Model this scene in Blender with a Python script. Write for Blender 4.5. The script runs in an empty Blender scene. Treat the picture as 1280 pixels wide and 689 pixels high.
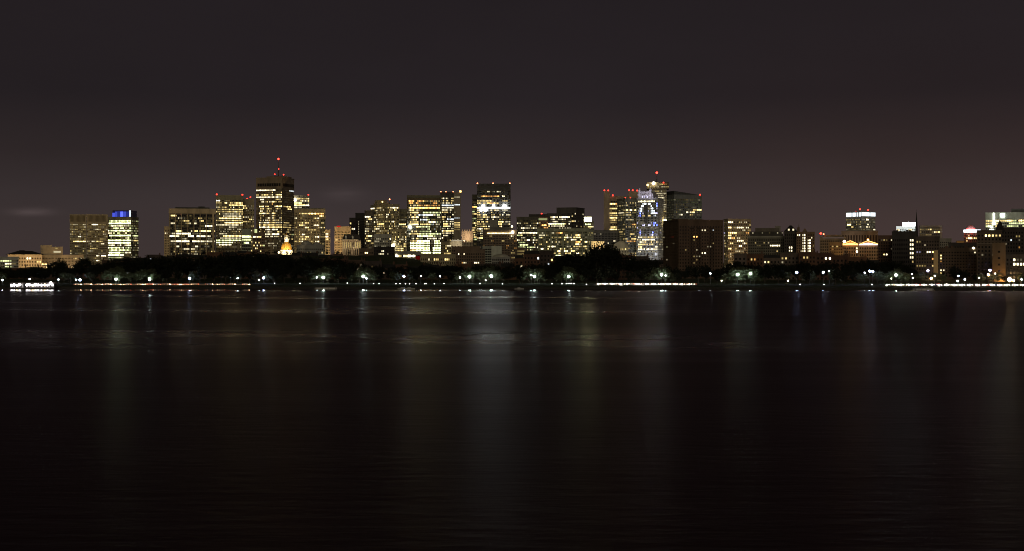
import bpy, math, random
from math import sin, cos, tan, pi, radians, sqrt
C = bpy.context.scene.collection
SC = bpy.context.scene
F = 1770.0      # pixels per unit tangent in a 1280 px wide frame
HZ = 328.0      # picture row of the horizon
CAMH = 17.0
rnd = random.Random(11)

def tx(px): return (px - 640.0) / F
def zat(py, Y): return CAMH - (py - HZ) / F * Y

# ------------------------------------------------------------------ helpers
def tag(o, label=None, cat=None, group=None, kind=None):
    if label: o['label'] = label
    if cat: o['category'] = cat
    if group: o['group'] = group
    if kind: o['kind'] = kind
    return o

def empty(name, loc, rz=0.0):
    o = bpy.data.objects.new(name, None)
    C.objects.link(o)
    o.location = loc
    o.rotation_euler = (0, 0, rz)
    o.empty_display_size = 1
    return o

class MB:
    def __init__(s): s.v = []; s.f = []; s.sm = []
    def quad(s, a, b, c, d):
        n = len(s.v); s.v += [a, b, c, d]; s.f.append((n, n+1, n+2, n+3)); s.sm.append(False)
    def tri(s, a, b, c):
        n = len(s.v); s.v += [a, b, c]; s.f.append((n, n+1, n+2)); s.sm.append(False)
    def box(s, x0, x1, y0, y1, z0, z1):
        n = len(s.v)
        s.v += [(x0,y0,z0),(x1,y0,z0),(x1,y1,z0),(x0,y1,z0),(x0,y0,z1),(x1,y0,z1),(x1,y1,z1),(x0,y1,z1)]
        for q in ((0,3,2,1),(4,5,6,7),(0,1,5,4),(1,2,6,5),(2,3,7,6),(3,0,4,7)):
            s.f.append(tuple(n+i for i in q)); s.sm.append(False)
    def frus(s, x0, x1, y0, y1, z0, z1, inx, iny):
        n = len(s.v)
        s.v += [(x0,y0,z0),(x1,y0,z0),(x1,y1,z0),(x0,y1,z0),
                (x0+inx,y0+iny,z1),(x1-inx,y0+iny,z1),(x1-inx,y1-iny,z1),(x0+inx,y1-iny,z1)]
        for q in ((0,3,2,1),(4,5,6,7),(0,1,5,4),(1,2,6,5),(2,3,7,6),(3,0,4,7)):
            s.f.append(tuple(n+i for i in q)); s.sm.append(False)
    def cyl(s, cx, cy, z0, z1, r0, r1=None, n=12, smooth=True):
        r1 = r0 if r1 is None else r1
        b = len(s.v)
        for i in range(n):
            a = 2*pi*i/n
            s.v.append((cx+r0*cos(a), cy+r0*sin(a), z0))
        for i in range(n):
            a = 2*pi*i/n
            s.v.append((cx+r1*cos(a), cy+r1*sin(a), z1))
        for i in range(n):
            j = (i+1) % n
            s.f.append((b+i, b+j, b+n+j, b+n+i)); s.sm.append(smooth)
        s.f.append(tuple(b+n+i for i in range(n))); s.sm.append(False)
        s.f.append(tuple(b+n-1-i for i in range(n))); s.sm.append(False)
    def tube(s, p, q, r0, r1, n=6):
        d = [q[i]-p[i] for i in range(3)]
        L = sqrt(sum(k*k for k in d)) or 1e-6
        d = [k/L for k in d]
        a = (0,0,1) if abs(d[2]) < .9 else (1,0,0)
        u = (d[1]*a[2]-d[2]*a[1], d[2]*a[0]-d[0]*a[2], d[0]*a[1]-d[1]*a[0])
        l = sqrt(sum(k*k for k in u)); u = [k/l for k in u]
        w = (d[1]*u[2]-d[2]*u[1], d[2]*u[0]-d[0]*u[2], d[0]*u[1]-d[1]*u[0])
        b = len(s.v)
        for (c, r) in ((p, r0), (q, r1)):
            for i in range(n):
                t = 2*pi*i/n
                s.v.append(tuple(c[k]+r*(cos(t)*u[k]+sin(t)*w[k]) for k in range(3)))
        for i in range(n):
            j = (i+1) % n
            s.f.append((b+i, b+j, b+n+j, b+n+i)); s.sm.append(True)
        s.f.append(tuple(b+n+i for i in range(n))); s.sm.append(False)
    def sphere(s, cx, cy, cz, r, n=10, m=6, rz=None, half=False):
        rz = rz or r
        b = len(s.v)
        lo = 0 if half else -m//2
        rings = list(range(lo, m//2+1))
        for k in rings:
            th = k/(m/2)*pi/2
            for i in range(n):
                a = 2*pi*i/n
                s.v.append((cx+r*cos(th)*cos(a), cy+r*cos(th)*sin(a), cz+rz*sin(th)))
        for k in range(len(rings)-1):
            for i in range(n):
                j = (i+1) % n
                s.f.append((b+k*n+i, b+k*n+j, b+(k+1)*n+j, b+(k+1)*n+i)); s.sm.append(True)
    def mesh(s, name, mat):
        me = bpy.data.meshes.new(name)
        me.from_pydata(s.v, [], s.f)
        me.polygons.foreach_set('use_smooth', s.sm)
        me.materials.append(mat)
        me.update()
        return me
    def build(s, name, mat, parent=None, loc=None):
        return link(s.mesh(name, mat), name, parent, loc)

def link(me, name, parent=None, loc=None, rz=0.0):
    o = bpy.data.objects.new(name, me)
    C.objects.link(o)
    if parent is not None: o.parent = parent
    if loc: o.location = loc
    if rz: o.rotation_euler = (0, 0, rz)
    return o

def copy_thing(src, loc, rz=0.0, sc=None):
    r = src.copy(); C.objects.link(r)
    r.location = loc; r.rotation_euler = (0, 0, rz)
    if sc: r.scale = sc
    for ch in src.children:
        c = ch.copy(); C.objects.link(c); c.parent = r
        for g in ch.children:
            k = g.copy(); C.objects.link(k); k.parent = c
    return r

# ------------------------------------------------------------------ materials
def new_mat(name):
    m = bpy.data.materials.new(name); m.use_nodes = True
    nt = m.node_tree; nt.nodes.clear()
    out = nt.nodes.new('ShaderNodeOutputMaterial')
    return m, nt, out
_w = {}
def wall(col, rough=.85, scale=.12, amt=.35, spec=.3):
    key = (col, rough, scale)
    if key in _w: return _w[key]
    m, nt, out = new_mat('wall')
    b = nt.nodes.new('ShaderNodeBsdfPrincipled')
    b.inputs['Roughness'].default_value = rough
    b.inputs['Specular IOR Level'].default_value = spec
    tc = nt.nodes.new('ShaderNodeTexCoord')
    mp = nt.nodes.new('ShaderNodeMapping'); mp.inputs['Scale'].default_value = (1, 1, .35)
    n1 = nt.nodes.new('ShaderNodeTexNoise'); n1.inputs['Scale'].default_value = scale; n1.inputs['Detail'].default_value = 6
    n1.inputs['Roughness'].default_value = .65
    r = nt.nodes.new('ShaderNodeMapRange')
    r.inputs['From Min'].default_value = .3; r.inputs['From Max'].default_value = .7
    r.inputs['To Min'].default_value = 1-amt; r.inputs['To Max'].default_value = 1+amt*.6
    mx = nt.nodes.new('ShaderNodeVectorMath'); mx.operation = 'SCALE'
    mx.inputs[0].default_value = col
    nt.links.new(tc.outputs['Object'], mp.inputs['Vector'])
    nt.links.new(mp.outputs[0], n1.inputs['Vector'])
    nt.links.new(n1.outputs['Fac'], r.inputs['Value'])
    nt.links.new(r.outputs[0], mx.inputs['Scale'])
    nt.links.new(mx.outputs[0], b.inputs['Base Color'])
    nt.links.new(b.outputs[0], out.inputs[0])
    _w[key] = m
    return m
_gl = {}
def glass(col=(.012,.012,.011), rough=.12):
    key = (col, rough)
    if key in _gl: return _gl[key]
    m, nt, out = new_mat('window_glass')
    b = nt.nodes.new('ShaderNodeBsdfPrincipled')
    b.inputs['Roughness'].default_value = rough
    tc = nt.nodes.new('ShaderNodeTexCoord')
    n1 = nt.nodes.new('ShaderNodeTexNoise'); n1.inputs['Scale'].default_value = .25; n1.inputs['Detail'].default_value = 3
    mx = nt.nodes.new('ShaderNodeMix'); mx.data_type = 'RGBA'
    mx.inputs['A'].default_value = tuple(k*.6 for k in col)+(1,)
    mx.inputs['B'].default_value = tuple(k*1.5 for k in col)+(1,)
    nt.links.new(tc.outputs['Object'], n1.inputs['Vector'])
    nt.links.new(n1.outputs['Fac'], mx.inputs['Factor'])
    nt.links.new(mx.outputs['Result'], b.inputs['Base Color'])
    nt.links.new(b.outputs[0], out.inputs[0])
    _gl[key] = m
    return m

COL = dict(Y=(1,.73,.27), W=(1,.86,.53), G=(.93,1,.45), C=(.86,.95,1), O=(1,.47,.12), B=(.10,.14,1), V=(.66,.64,1), R=(1,.035,.02), P=(1,.78,.72))
_em = {}
def lit(code, gain=1.0):
    """a lit window / lamp: a colour letter and level signs ('!' brighter, '-' dimmer)"""
    key = (code, gain)
    if key in _em: return _em[key]
    s = WIN * (2.6 ** code.count('!')) * (.42 ** code.count('-')) * gain
    m, nt, out = new_mat('lit_glass')
    e = nt.nodes.new('ShaderNodeEmission')
    e.inputs['Color'].default_value = COL[code[0]] + (1,)
    oi = nt.nodes.new('ShaderNodeObjectInfo')
    ge = nt.nodes.new('ShaderNodeAttribute'); ge.attribute_name = 'pane'
    a = nt.nodes.new('ShaderNodeMath'); a.operation = 'MULTIPLY_ADD'
    a.inputs[1].default_value = .7; a.inputs[2].default_value = .55
    b = nt.nodes.new('ShaderNodeMath'); b.operation = 'MULTIPLY_ADD'
    b.inputs[1].default_value = 1.3; b.inputs[2].default_value = .35
    c = nt.nodes.new('ShaderNodeMath'); c.operation = 'MULTIPLY'
    d = nt.nodes.new('ShaderNodeMath'); d.operation = 'MULTIPLY'; d.inputs[1].default_value = s
    nt.links.new(oi.outputs['Random'], a.inputs[0])
    nt.links.new(ge.outputs['Fac'], b.inputs[0])
    nt.links.new(a.outputs[0], c.inputs[0]); nt.links.new(b.outputs[0], c.inputs[1])
    nt.links.new(c.outputs[0], d.inputs[0]); nt.links.new(d.outputs[0], e.inputs['Strength'])
    nt.links.new(e.outputs[0], out.inputs[0])
    _em[key] = m
    return m
def glow(col, s):
    key = (col, s)
    if key in _em: return _em[key]
    m, nt, out = new_mat('lamp_glow')
    e = nt.nodes.new('ShaderNodeEmission')
    e.inputs['Color'].default_value = (COL[col] if isinstance(col, str) else col) + (1,)
    e.inputs['Strength'].default_value = s
    nt.links.new(e.outputs[0], out.inputs[0])
    _em[key] = m
    return m
WIN = 1.4
METAL = wall((.10,.10,.10), .5, 1.0)
ROOF = wall((.035,.033,.032), .9, .3)

# ------------------------------------------------------------------ ground height
def smooth(a, b, x):
    t = max(0, min(1, (x-a)/(b-a))); return t*t*(3-2*t)
def gz(x, y):
    sy = shore_y(640+x/max(y,1)*F)
    z = 1.1 + .6*smooth(sy+2, sy+26, y) + 3.5*smooth(1200, 1700, y)
    hill = smooth(-520, -330, x) * (1-smooth(-150, -20, x)) * smooth(1180, 1620, y) * (1-smooth(2000, 2300, y))
    return z + 20*hill

SHORE = [(-1500,930),(-400,918),(0,914),(320,915),(480,912),(640,905),(740,898),(960,882),(1280,868),(1700,855),(2800,845)]
def shore_y(px):
    for (a, ya), (b, yb) in zip(SHORE, SHORE[1:]):
        if a <= px <= b: return ya + (yb-ya)*(px-a)/(b-a)
    return 900.0

# ------------------------------------------------------------------ towers
BUILT = []
def frame_at(x0, x1, Y, c=None, a=0.0, d=30.0, off=0.0):
    """plan of a block whose front spans the columns x0..c and whose right (or left) side spans the rest"""
    ct = c if c is not None else (x0+x1)/2
    th = math.atan(tx(ct))
    phi = -th + radians(a)
    u = (cos(phi), sin(phi)); v = (-sin(phi), cos(phi))
    if c is None:
        tm = tx((x0+x1)/2); N = (tm*Y, Y)
        def along(p):
            t = tx(p); return -(N[0]-t*N[1])/(u[0]-t*u[1])
        s0, s1 = along(x0), along(x1)
        w = s1-s0; cx = (s0+s1)/2
        ctr = (N[0]+u[0]*cx+v[0]*d/2, N[1]+u[1]*cx+v[1]*d/2)
    elif a <= 0:        # near corner is the right end of the front; right side shows
        N = (tx(c)*Y, Y)
        t = tx(x0); w = (N[0]-t*N[1])/(u[0]-t*u[1])
        t = tx(x1); d = -(N[0]-t*N[1])/(v[0]-t*v[1])
        ctr = (N[0]-u[0]*w/2+v[0]*d/2, N[1]-u[1]*w/2+v[1]*d/2)
    else:               # near corner is the left end of the front; left side shows
        N = (tx(c)*Y, Y)
        t = tx(x1); w = -(N[0]-t*N[1])/(u[0]-t*u[1])
        t = tx(x0); d = -(N[0]-t*N[1])/(v[0]-t*v[1])
        ctr = (N[0]+u[0]*w/2+v[0]*d/2, N[1]+u[1]*w/2+v[1]*d/2)
    return ctr, phi, w, abs(d)

class Block:
    """one building: an Empty at its base with body, facade grid, lit windows and roof pieces as parts"""
    def __init__(s, name, label, cat, x0, x1, ytop, Y, c=None, a=0.0, d=30.0, bay=2.4, st=3.2, pf=.3, sf=.42,
                 wallc=(.35,.32,.27), gl=(.012,.012,.011), cap=4.0, L=(), R=(), ybase=None, group=None, grid=True, wb=None,
                 proud=.35, gain=1.0, parapet=True, seed=None):
        s.rnd = random.Random((seed or 0)*7919 + int(x0*13+ytop*7))
        ctr, s.phi, s.w, s.d = frame_at(x0, x1, Y, c, a, d)
        s.Y = Y; s.x0, s.x1, s.c, s.a = x0, x1, c, a
        s.ztop = zat(ytop, Y)
        s.zb = gz(*ctr) if ybase is None else zat(ybase, Y)
        s.root = tag(empty(name, (ctr[0], ctr[1], s.zb), s.phi), label, cat, group)
        s.ctr = ctr
        s.h = s.ztop - s.zb
        px2m = Y/F
        s.cap = cap*px2m
        s.sh = st*px2m
        s.wm = wall(wallc); s.gain = gain
        s.pf, s.sf = (pf if name not in ('office_tower','office_block','tower_wing') else min(.5, pf+.08)), sf
        n = max(1, round(s.w/(bay*px2m))); s.nf = n; s.bf = s.w/n
        n = max(1, round(s.d/(bay*px2m))); s.ns = n; s.bs = s.d/n
        s.nr = max(1, int((s.h-s.cap)/s.sh))
        s.y_top0 = s.h - s.cap
        w2, d2, h = s.w/2, s.d/2, s.h
        m = MB(); m.box(-w2, w2, -d2, d2, -3, h-.3)
        s.body = m.build('body', glass(gl) if grid else s.wm, s.root)
        if grid:
            g = MB()
            P, Q = proud, proud*.7
            for r in range(s.nr+1):
                zt = s.y_top0 - r*s.sh
                zl = zt - s.sh*s.sf
                if r == 0: zt = s.h
                if r == s.nr: zl = -3
                if zl >= zt: continue
                g.box(-w2, w2, -d2-Q, -d2+.1, zl, zt)
                g.box(w2-.1, w2+Q, -d2, d2, zl, zt)
                g.box(-w2-Q, -w2+.1, -d2, d2, zl, zt)
            for i in range(s.nf+1):
                x = -w2+i*s.bf; hw = s.bf*s.pf/2
                g.box(max(x-hw,-w2-P), min(x+hw,w2+P), -d2-P, -d2+.1, -3, s.h+.02)
            for i in range(1, s.ns):
                y = -d2+i*s.bs; hw = s.bs*s.pf/2
                g.box(w2-.1, w2+P, y-hw, y+hw, -3, s.h+.02); g.box(-w2-P, -w2+.1, y-hw, y+hw, -3, s.h+.02)
            g.build('facade', s.wm, s.root)
        if parapet:
            p = MB()
            for b in ((-w2-.5,w2+.5,-d2-.5,-d2+.6),(-w2-.5,w2+.5,d2-.6,d2+.5),(-w2-.5,-w2+.6,-d2+.6,d2-.6),(w2-.6,w2+.5,-d2+.6,d2-.6)):
                p.box(b[0],b[1],b[2],b[3],s.h-.25,s.h+1.0)
            p.build('parapet', s.wm, s.root)
        s.lit = {}
        for (p, codes, *z) in R: s.fill(p, codes, *z)
        for (y, xa, xb, code) in L: s.run(y, xa, xb, code)
        if grid and name in ('office_tower','office_block','tower_wing','stepped_tower','tower_shoulder','yellow_block','sign_tower','apartment_slab','apartment_tower'): s.fill(.42, ['Y---','Y----','W---','Y----'], q=.6)
        s.windows()
        BUILT.append(s)
    # picture column -> face and distance along it
    def locate(s, px):
        t = tx(px)
        u = (cos(s.phi), sin(s.phi)); v = (-sin(s.phi), cos(s.phi))
        cx, cy = s.ctr[0]-v[0]*s.d/2, s.ctr[1]-v[1]*s.d/2
        q = -(cx-t*cy)/(u[0]-t*u[1])
        if abs(q) <= s.w/2+.01: return 'f', q, cy+q*u[1]
        sg = 1 if q > 0 else -1
        cx, cy = s.ctr[0]+sg*u[0]*s.w/2, s.ctr[1]+sg*u[1]*s.w/2
        if s.c is not None and sg == (1 if s.a <= 0 else -1):
            q = -(cx-t*cy)/(v[0]-t*v[1])
            return ('r' if sg > 0 else 'l'), max(-s.d/2+.05, min(s.d/2-.05, q)), cy+q*v[1]
        return 'f', sg*(s.w/2-.05), s.Y
    def cell(s, px, py):
        f, q, Yp = s.locate(px)
        z = zat(py, Yp) - s.zb
        r = int((s.y_top0 - z)/s.sh) if z < s.y_top0 else 0
        r = max(0, min(s.nr-1, r))
        if f == 'f': c = int((q+s.w/2)/s.bf); c = max(0, min(s.nf-1, c))
        else: c = int((q+s.d/2)/s.bs); c = max(0, min(s.ns-1, c))
        return f, r, c
    def run(s, y, xa, xb, code):
        f0, r0, c0 = s.cell(xa, y); f1, r1, c1 = s.cell(xb, y)
        if f0 != f1:
            f0, r0, c0 = s.cell((xa+xb)/2, y); f1, c1 = f0, c0
        for c in range(min(c0,c1), max(c0,c1)+1): s.lit[(f0, r0, c)] = code
    def fill(s, p, codes, y0=None, y1=None, x0=None, x1=None, q=.45):
        faces = [('f', s.nf)]
        if s.c is not None: faces.append(('r' if s.a <= 0 else 'l', s.ns))
        for f, n in faces:
            for r in range(s.nr):
                py = HZ + (CAMH - (s.zb + s.y_top0 - (r+.75)*s.sh))/s.Y*F
                if y0 is not None and not (y0 <= py <= y1): continue
                pr = p*s.rnd.choice((.25,.6,1,1,1.5,2.2))
                on = False; code = s.rnd.choice(codes)
                for c in range(n):
                    on = s.rnd.random() < (q+(1-q)*pr*.6 if on else pr)
                    if s.rnd.random() < .4: code = s.rnd.choice(codes)
                    if not on: continue
                    if x0 is not None:
                        px = s.px_of(f, c)
                        if not (x0 <= px <= x1): continue
                    s.lit.setdefault((f, r, c), code)
    def px_of(s, f, c):
        if f == 'f': lx, ly = -s.w/2+(c+.5)*s.bf, -s.d/2
        elif f == 'r': lx, ly = s.w/2, -s.d/2+(c+.5)*s.bs
        else: lx, ly = -s.w/2, -s.d/2+(c+.5)*s.bs
        X = s.ctr[0]+lx*cos(s.phi)-ly*sin(s.phi); Yy = s.ctr[1]+lx*sin(s.phi)+ly*cos(s.phi)
        return 640+X/Yy*F
    def windows(s):
        runs = []
        for (f, r, c), code in sorted(s.lit.items()):
            if runs and runs[-1][0] == f and runs[-1][1] == r and runs[-1][2]+runs[-1][3] == c and runs[-1][4] == code and runs[-1][3] < 8:
                runs[-1][3] += 1
            else: runs.append([f, r, c, 1, code])
        runs.sort(key=lambda q: (q[4].count('-') > 2, -q[3]))
        cache, rest = {}, {}
        for k, (f, r, c, n, code) in enumerate(runs):
            bw = s.bf if f == 'f' else s.bs
            zc = s.y_top0 - r*s.sh - s.sh*(s.sf + (1-s.sf)/2)
            off = .06
            if f == 'f': loc, rz = (-s.w/2+c*bw, -s.d/2-off, zc), 0
            elif f == 'r': loc, rz = (s.w/2+off, -s.d/2+c*bw, zc), pi/2
            else: loc, rz = (-s.w/2-off, -s.d/2+(c+n)*bw, zc), -pi/2
            hh = s.sh*(1-s.sf)/2*.97
            if k < 99:
                me = cache.get((f, n, code))
                if me is None:
                    xs = [bw*s.pf/2]
                    for i in range(n): xs += [(i+1)*bw-bw*s.pf/2] + ([(i+1)*bw+bw*s.pf/2] if i < n-1 else [])
                    v = [(x, 0, -hh) for x in xs] + [(x, 0, hh) for x in xs]; K = len(xs)
                    me = bpy.data.meshes.new('window')
                    me.from_pydata(v, [], [(q, q+1, K+q+1, K+q) for q in range(K-1)])
                    me.materials.append(lit(code, s.gain)); me.materials.append(METAL)
                    me.polygons.foreach_set('material_index', [q % 2 for q in range(K-1)])
                    at = me.attributes.new('pane', 'FLOAT', 'FACE')
                    at.data.foreach_set('value', [s.rnd.random() for q in range(K-1)]); me.update()
                    cache[(f, n, code)] = me
                link(me, 'window', s.root, loc, rz)
            else:
                m = rest.setdefault(code, MB())
                cs, sn = cos(rz), sin(rz)
                for i in range(n):
                    xa, xb = i*bw+bw*s.pf/2, (i+1)*bw-bw*s.pf/2
                    P = [(xa,-hh),(xb,-hh),(xb,hh),(xa,hh)]
                    m.quad(*[(loc[0]+x*cs, loc[1]+x*sn, loc[2]+z) for x, z in P])
        if rest:
            me = bpy.data.meshes.new('window'); v = []; f = []; mi = []
            for i, (code, m) in enumerate(rest.items()):
                me.materials.append(lit(code, s.gain)); b = len(v)
                v += m.v; f += [tuple(b+k for k in q) for q in m.f]; mi += [i]*len(m.f)
            me.from_pydata(v, [], f); me.polygons.foreach_set('material_index', mi)
            at = me.attributes.new('pane', 'FLOAT', 'FACE'); at.data.foreach_set('value', [s.rnd.random() for _ in f]); me.update()
            tag(link(me, 'window', s.root), kind='stuff')
    # local x and z of a picture point on the front plane
    def lx(s, px): return s.locate(px)[1] if s.locate(px)[0] == 'f' else (s.w/2 if px > (s.x0+s.x1)/2 else -s.w/2)
    def lz(s, py): return zat(py, s.Y) - s.zb
    def lxy(s, px, y):
        t = tx(px); u = (cos(s.phi), sin(s.phi)); v = (-sin(s.phi), cos(s.phi))
        return (t*(s.ctr[1]+v[1]*y)-(s.ctr[0]+v[0]*y))/(u[0]-t*u[1])
    def roofbox(s, xa, xb, yt, name='penthouse', mat=None, y0=None, y1=None, zb=None):
        m = MB(); m.box(s.lx(xa), s.lx(xb), -s.d*.3 if y0 is None else y0, s.d*.3 if y1 is None else y1, s.h-.28 if zb is None else zb, s.lz(yt))
        return m.build(name, mat or s.wm, s.root)
    def beacon(s, px, py, r=1.7, col='R', st=5.0, y=None, base=None):
        """a lamp on a short post; the post is the part, the lamp its sub-part"""
        z = s.lz(py); yy = -s.d/2+1.5 if y is None else y
        r *= .6
        if col == 'O': col = (1,.24,.10)
        x = max(-s.w/2+.2, min(s.w/2-.2, s.lxy(px, yy)))
        m = MB(); m.cyl(x, yy, min(s.h-.3, z-2) if base is None else base, z, .25, .2, 6)
        p = m.build('beacon', METAL, s.root)
        q = MB(); q.sphere(x, yy, z, r, 8, 6); q.build('lamp', glow(col, st), p)
        return p
    def flood(s, px, py, r=1.6, col='W', st=25.0):
        f, q, Yp = s.locate(px); z = zat(py, Yp) - s.zb
        if f == 'f': P = (q, -s.d/2-r*.8-.4, z)
        elif f == 'r': P = (s.w/2+r*.8+.4, q, z)
        else: P = (-s.w/2-r*.8-.4, q, z)
        m = MB(); m.sphere(*P, r, 10, 6); m.build('floodlight', glow(col, st), s.root)
    def panel(s, xa, xb, ya, yb, code, name='sign', gain=1.0, out=.8):
        m = MB()
        y = -s.d/2-out
        m.box(s.lx(xa), s.lx(xb), y-.3, y+.3, s.lz(yb), s.lz(ya))
        return m.build(name, lit(code, gain), s.root)
    def mast(s, px, ytop, r=.8, yb=None):
        m = MB(); x = s.lxy(px, 0)
        z0 = s.h-.3
        m.cyl(x, 0, z0, z0+(s.lz(ytop)-z0)*.45, r, r*.7, 8); m.cyl(x, 0, z0+(s.lz(ytop)-z0)*.45-.1, s.lz(ytop), r*.45, r*.2, 6)
        return m.build('mast', METAL, s.root)

def lamp_light(kind, name, loc, energy, col, target=None, size=1.0, spot=70):
    l = bpy.data.lights.new(name, kind); l.energy = energy; l.color = col
    if kind == 'SPOT': l.spot_size = radians(spot); l.spot_blend = .7; l.shadow_soft_size = size
    if kind == 'POINT': l.shadow_soft_size = size
    o = bpy.data.objects.new(name, l); C.objects.link(o); o.location = loc
    if target:
        import mathutils
        o.rotation_euler = (mathutils.Vector(target)-mathutils.Vector(loc)).to_track_quat('-Z','Y').to_euler()
    return o
SOD = (1,.64,.29)
TAN=(.43,.37,.25); BEIGE=(.55,.45,.30); GREY=(.34,.33,.31); PALE=(.58,.57,.52); DARK=(.055,.05,.047); BRICK=(.13,.07,.05)
OLIVE=(.32,.30,.21); BROWN=(.21,.15,.11); STONE=(.45,.38,.28)
# ======================================================================= far left
B = Block('office_block','low pale office block with three lit ribbon floors beside the hip-roofed hall','building',-14,23,322,1750,st=3.6,bay=2.6,pf=.15,sf=.5,wallc=PALE,cap=1.5,
  L=[(324.7,-2,5,'G'),(324.7,8,13,'G'),(328,8,14,'W!'),(331.5,6,12,'G'),(331.5,-8,0,'G'),(328,-9,-2,'G')])
B = Block('hip_roof_hall','sodium-lit stone hall under a dark hipped roof beside the stepped stone block','hall',10,52,318,1850,d=40,st=4.2,bay=3,pf=.5,sf=.5,wallc=STONE,cap=2,gl=(.05,.04,.03),parapet=False,
  L=[(321,33,38,'W!'),(327,46,49,'Y')])
m=MB(); m.frus(-B.w/2-3,B.w/2+3,-B.d/2-3,B.d/2+3,B.h-.2,B.h+4.5,B.w*.36,B.d*.4); m.build('roof',ROOF,B.root)
B.roofbox(24,31,312.8,'cupola',ROOF,-4,4,zb=B.h+3)
B = Block('stepped_hall','sandy stepped stone block with a lit upper lobby and long low wings','building',50,104,319.5,1900,d=40,st=3.6,bay=1.7,pf=.55,sf=.5,wallc=STONE,cap=1,gl=(.06,.045,.03),
  L=[(329.5,52,54,'Y!'),(329.5,56,58,'Y!'),(323,92,96,'Y'),(323,101,102,'W')])
B.roofbox(50.5,65,306.5); B.roofbox(64.5,78.5,308.5,y0=-B.d/2+4,y1=-B.d*.1)
m=MB(); m.box(B.lx(67),B.lx(76),-B.d/2+3.6,-B.d/2+3.9,B.lz(316),B.lz(313.8)); m.build('lobby_window',lit('W'),B.root)
m=MB(); m.box(B.lx(69),B.lx(72),-B.d/2+3.6,-B.d/2+3.9,B.lz(311.2),B.lz(309.8)); m.build('lobby_window',lit('Y'),B.root)
for x in (20,58,92): lamp_light('POINT','street_floodlight',(tx(x)*1800,1800,9),5.5e4,SOD,size=3)
for x0,x1,lab in ((87.5,107.2,'dim tan tower slab left of the dark seam, banded with few lit windows'),(108.3,134.5,'dim tan tower slab joined to the bright tower with the blue crown')):
    ll = [(300.7,93,106,'Y!'),(296.5,99,100,'W'),(307,95,96,'Y'),(279.5,104,106,'W-')] if x0<100 else [(279.5,116,121,'W!'),(289,129,130,'Y'),(300,116,117,'W'),(303,128,130,'W'),(309,114,122,'Y-'),(318,128,131,'W!'),(318,122,124,'W!'),(325,121,124,'W!'),(300.5,122,124,'Y')]
    B = Block('office_tower',lab,'tower',x0,x1,269,2000,d=30,st=3.0,bay=1.9,pf=.16,sf=.55,wallc=TAN,cap=9.5,gl=(.10,.075,.04),L=ll,R=[(.10,['Y-','Y--','W-']),(.2,['Y--'],279,300)])
    m=MB(); n=int(B.w/1.6)
    for i in range(n): m.box(-B.w/2+i*1.6,-B.w/2+i*1.6+.7,-B.d/2-.6,-B.d/2-.2,B.h-9.3,B.h-.6)
    m.build('louvre_band',wall((.12,.09,.05)),B.root)
B = Block('office_tower','bright office tower with a blue lit glass crown and white corner strip','tower',135,173,272,2050,gain=1.6,c=163.5,a=-22,st=3.05,bay=1.8,pf=.22,sf=.44,wallc=OLIVE,cap=2,gl=(.03,.03,.02),
  L=[(276.5,137,163,'G'),(280,137,163,'G!'),(283,139,142,'W'),(283,148,152,'W'),(289,137,141,'G'),(289,144,163,'G!'),(292.5,145,160,'W!'),(295,138,154,'G!'),(295,156,163,'G!'),(298.6,135,163,'G!'),(301.8,135,163,'G!'),(305,138,142,'W'),(305,158,162,'W'),(308,137,150,'G'),(311,137,146,'G'),(311,150,160,'G'),(314,137,150,'G!'),(317.5,136,154,'G!'),(293.8,167,172,'G'),(299.6,167,172,'Y'),(320.5,137,150,'G-')],
  R=[(.2,['W-','G-']),(.3,['W','G'],272,320,135,163)])
m=MB(); m.box(B.lx(140),B.lx(163)-1,-B.d/2+2,B.d/2-2,B.h-.2,B.h+10.5); cr=m.build('crown',glass((.05,.05,.2),.3),B.root)
for xa,xb,ya,yb,cd in ((140,143,266,271,'B!'),(143.3,146,264.5,271,'B'),(150,153.3,264.5,271,'B!'),(146.3,149.6,264,271,'B-'),(153.8,157,264.5,271,'B'),(157.5,160.5,264.5,271,'B-'),(161.2,162.9,263,271.5,'C!')):
    m=MB(); m.box(B.lx(xa),B.lx(xb),-B.d/2+1.2,-B.d/2+1.7,B.lz(yb),B.lz(ya)); m.build('crown_light',lit(cd),B.root)
m=MB(); m.box(B.w/2-3,B.w/2-2.5,-B.d/2+3,B.d/2-4,B.h+.3,B.h+9); m.build('crown_light',lit('B!'),B.root)
# ---------------------------------------------------------------- hill group
B = Block('annex_block','narrow pale annex beside the white-piered dark office block','building',205.5,212,284,1960,d=25,st=3.2,bay=2.2,pf=.6,sf=.5,wallc=BEIGE,cap=2,L=[(292,207,209,'W')])
B = Block('office_block','wide dark office block framed by seven pale piers','building',211.5,269,262,1920,d=40,st=3.2,bay=1.75,pf=.12,sf=.4,wallc=(.10,.095,.085),cap=5.5,gl=(.012,.011,.010),
  L=[(270,213.5,219,'Y!'),(276,231,236,'Y'),(276,251,254,'Y'),(279.5,215,217,'W'),(279.5,243,245,'W'),(282.5,258,265,'W!'),(289,220,227,'Y!'),(289,243,247,'Y'),(289,250,262,'Y!'),(292,216,219,'W'),(292,222,238,'W!'),(295,212,219,'W!'),(295,221,224,'W'),(295,235,242,'W!'),(295,246,256,'W!'),(295,258,263,'W'),(301,215,219,'W'),(301,220,235,'W!'),(301,242,249,'W!'),(301,251,255,'W'),(301,258,261,'W'),(307.5,221,223,'W'),(307.5,245,246,'W'),(311,230,236,'W'),(311,239,243,'W')],R=[(.06,['Y-','W-'])])
m=MB()
for x in (212.3,219.3,227,234.8,242.5,250.2,257.8,266.6):
    w=1.0 if x<260 else 2.6
    m.box(B.lx(x)-w/2,B.lx(x)+w/2,-B.d/2-1.2,-B.d/2+.2,-3,B.h+.3)
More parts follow.
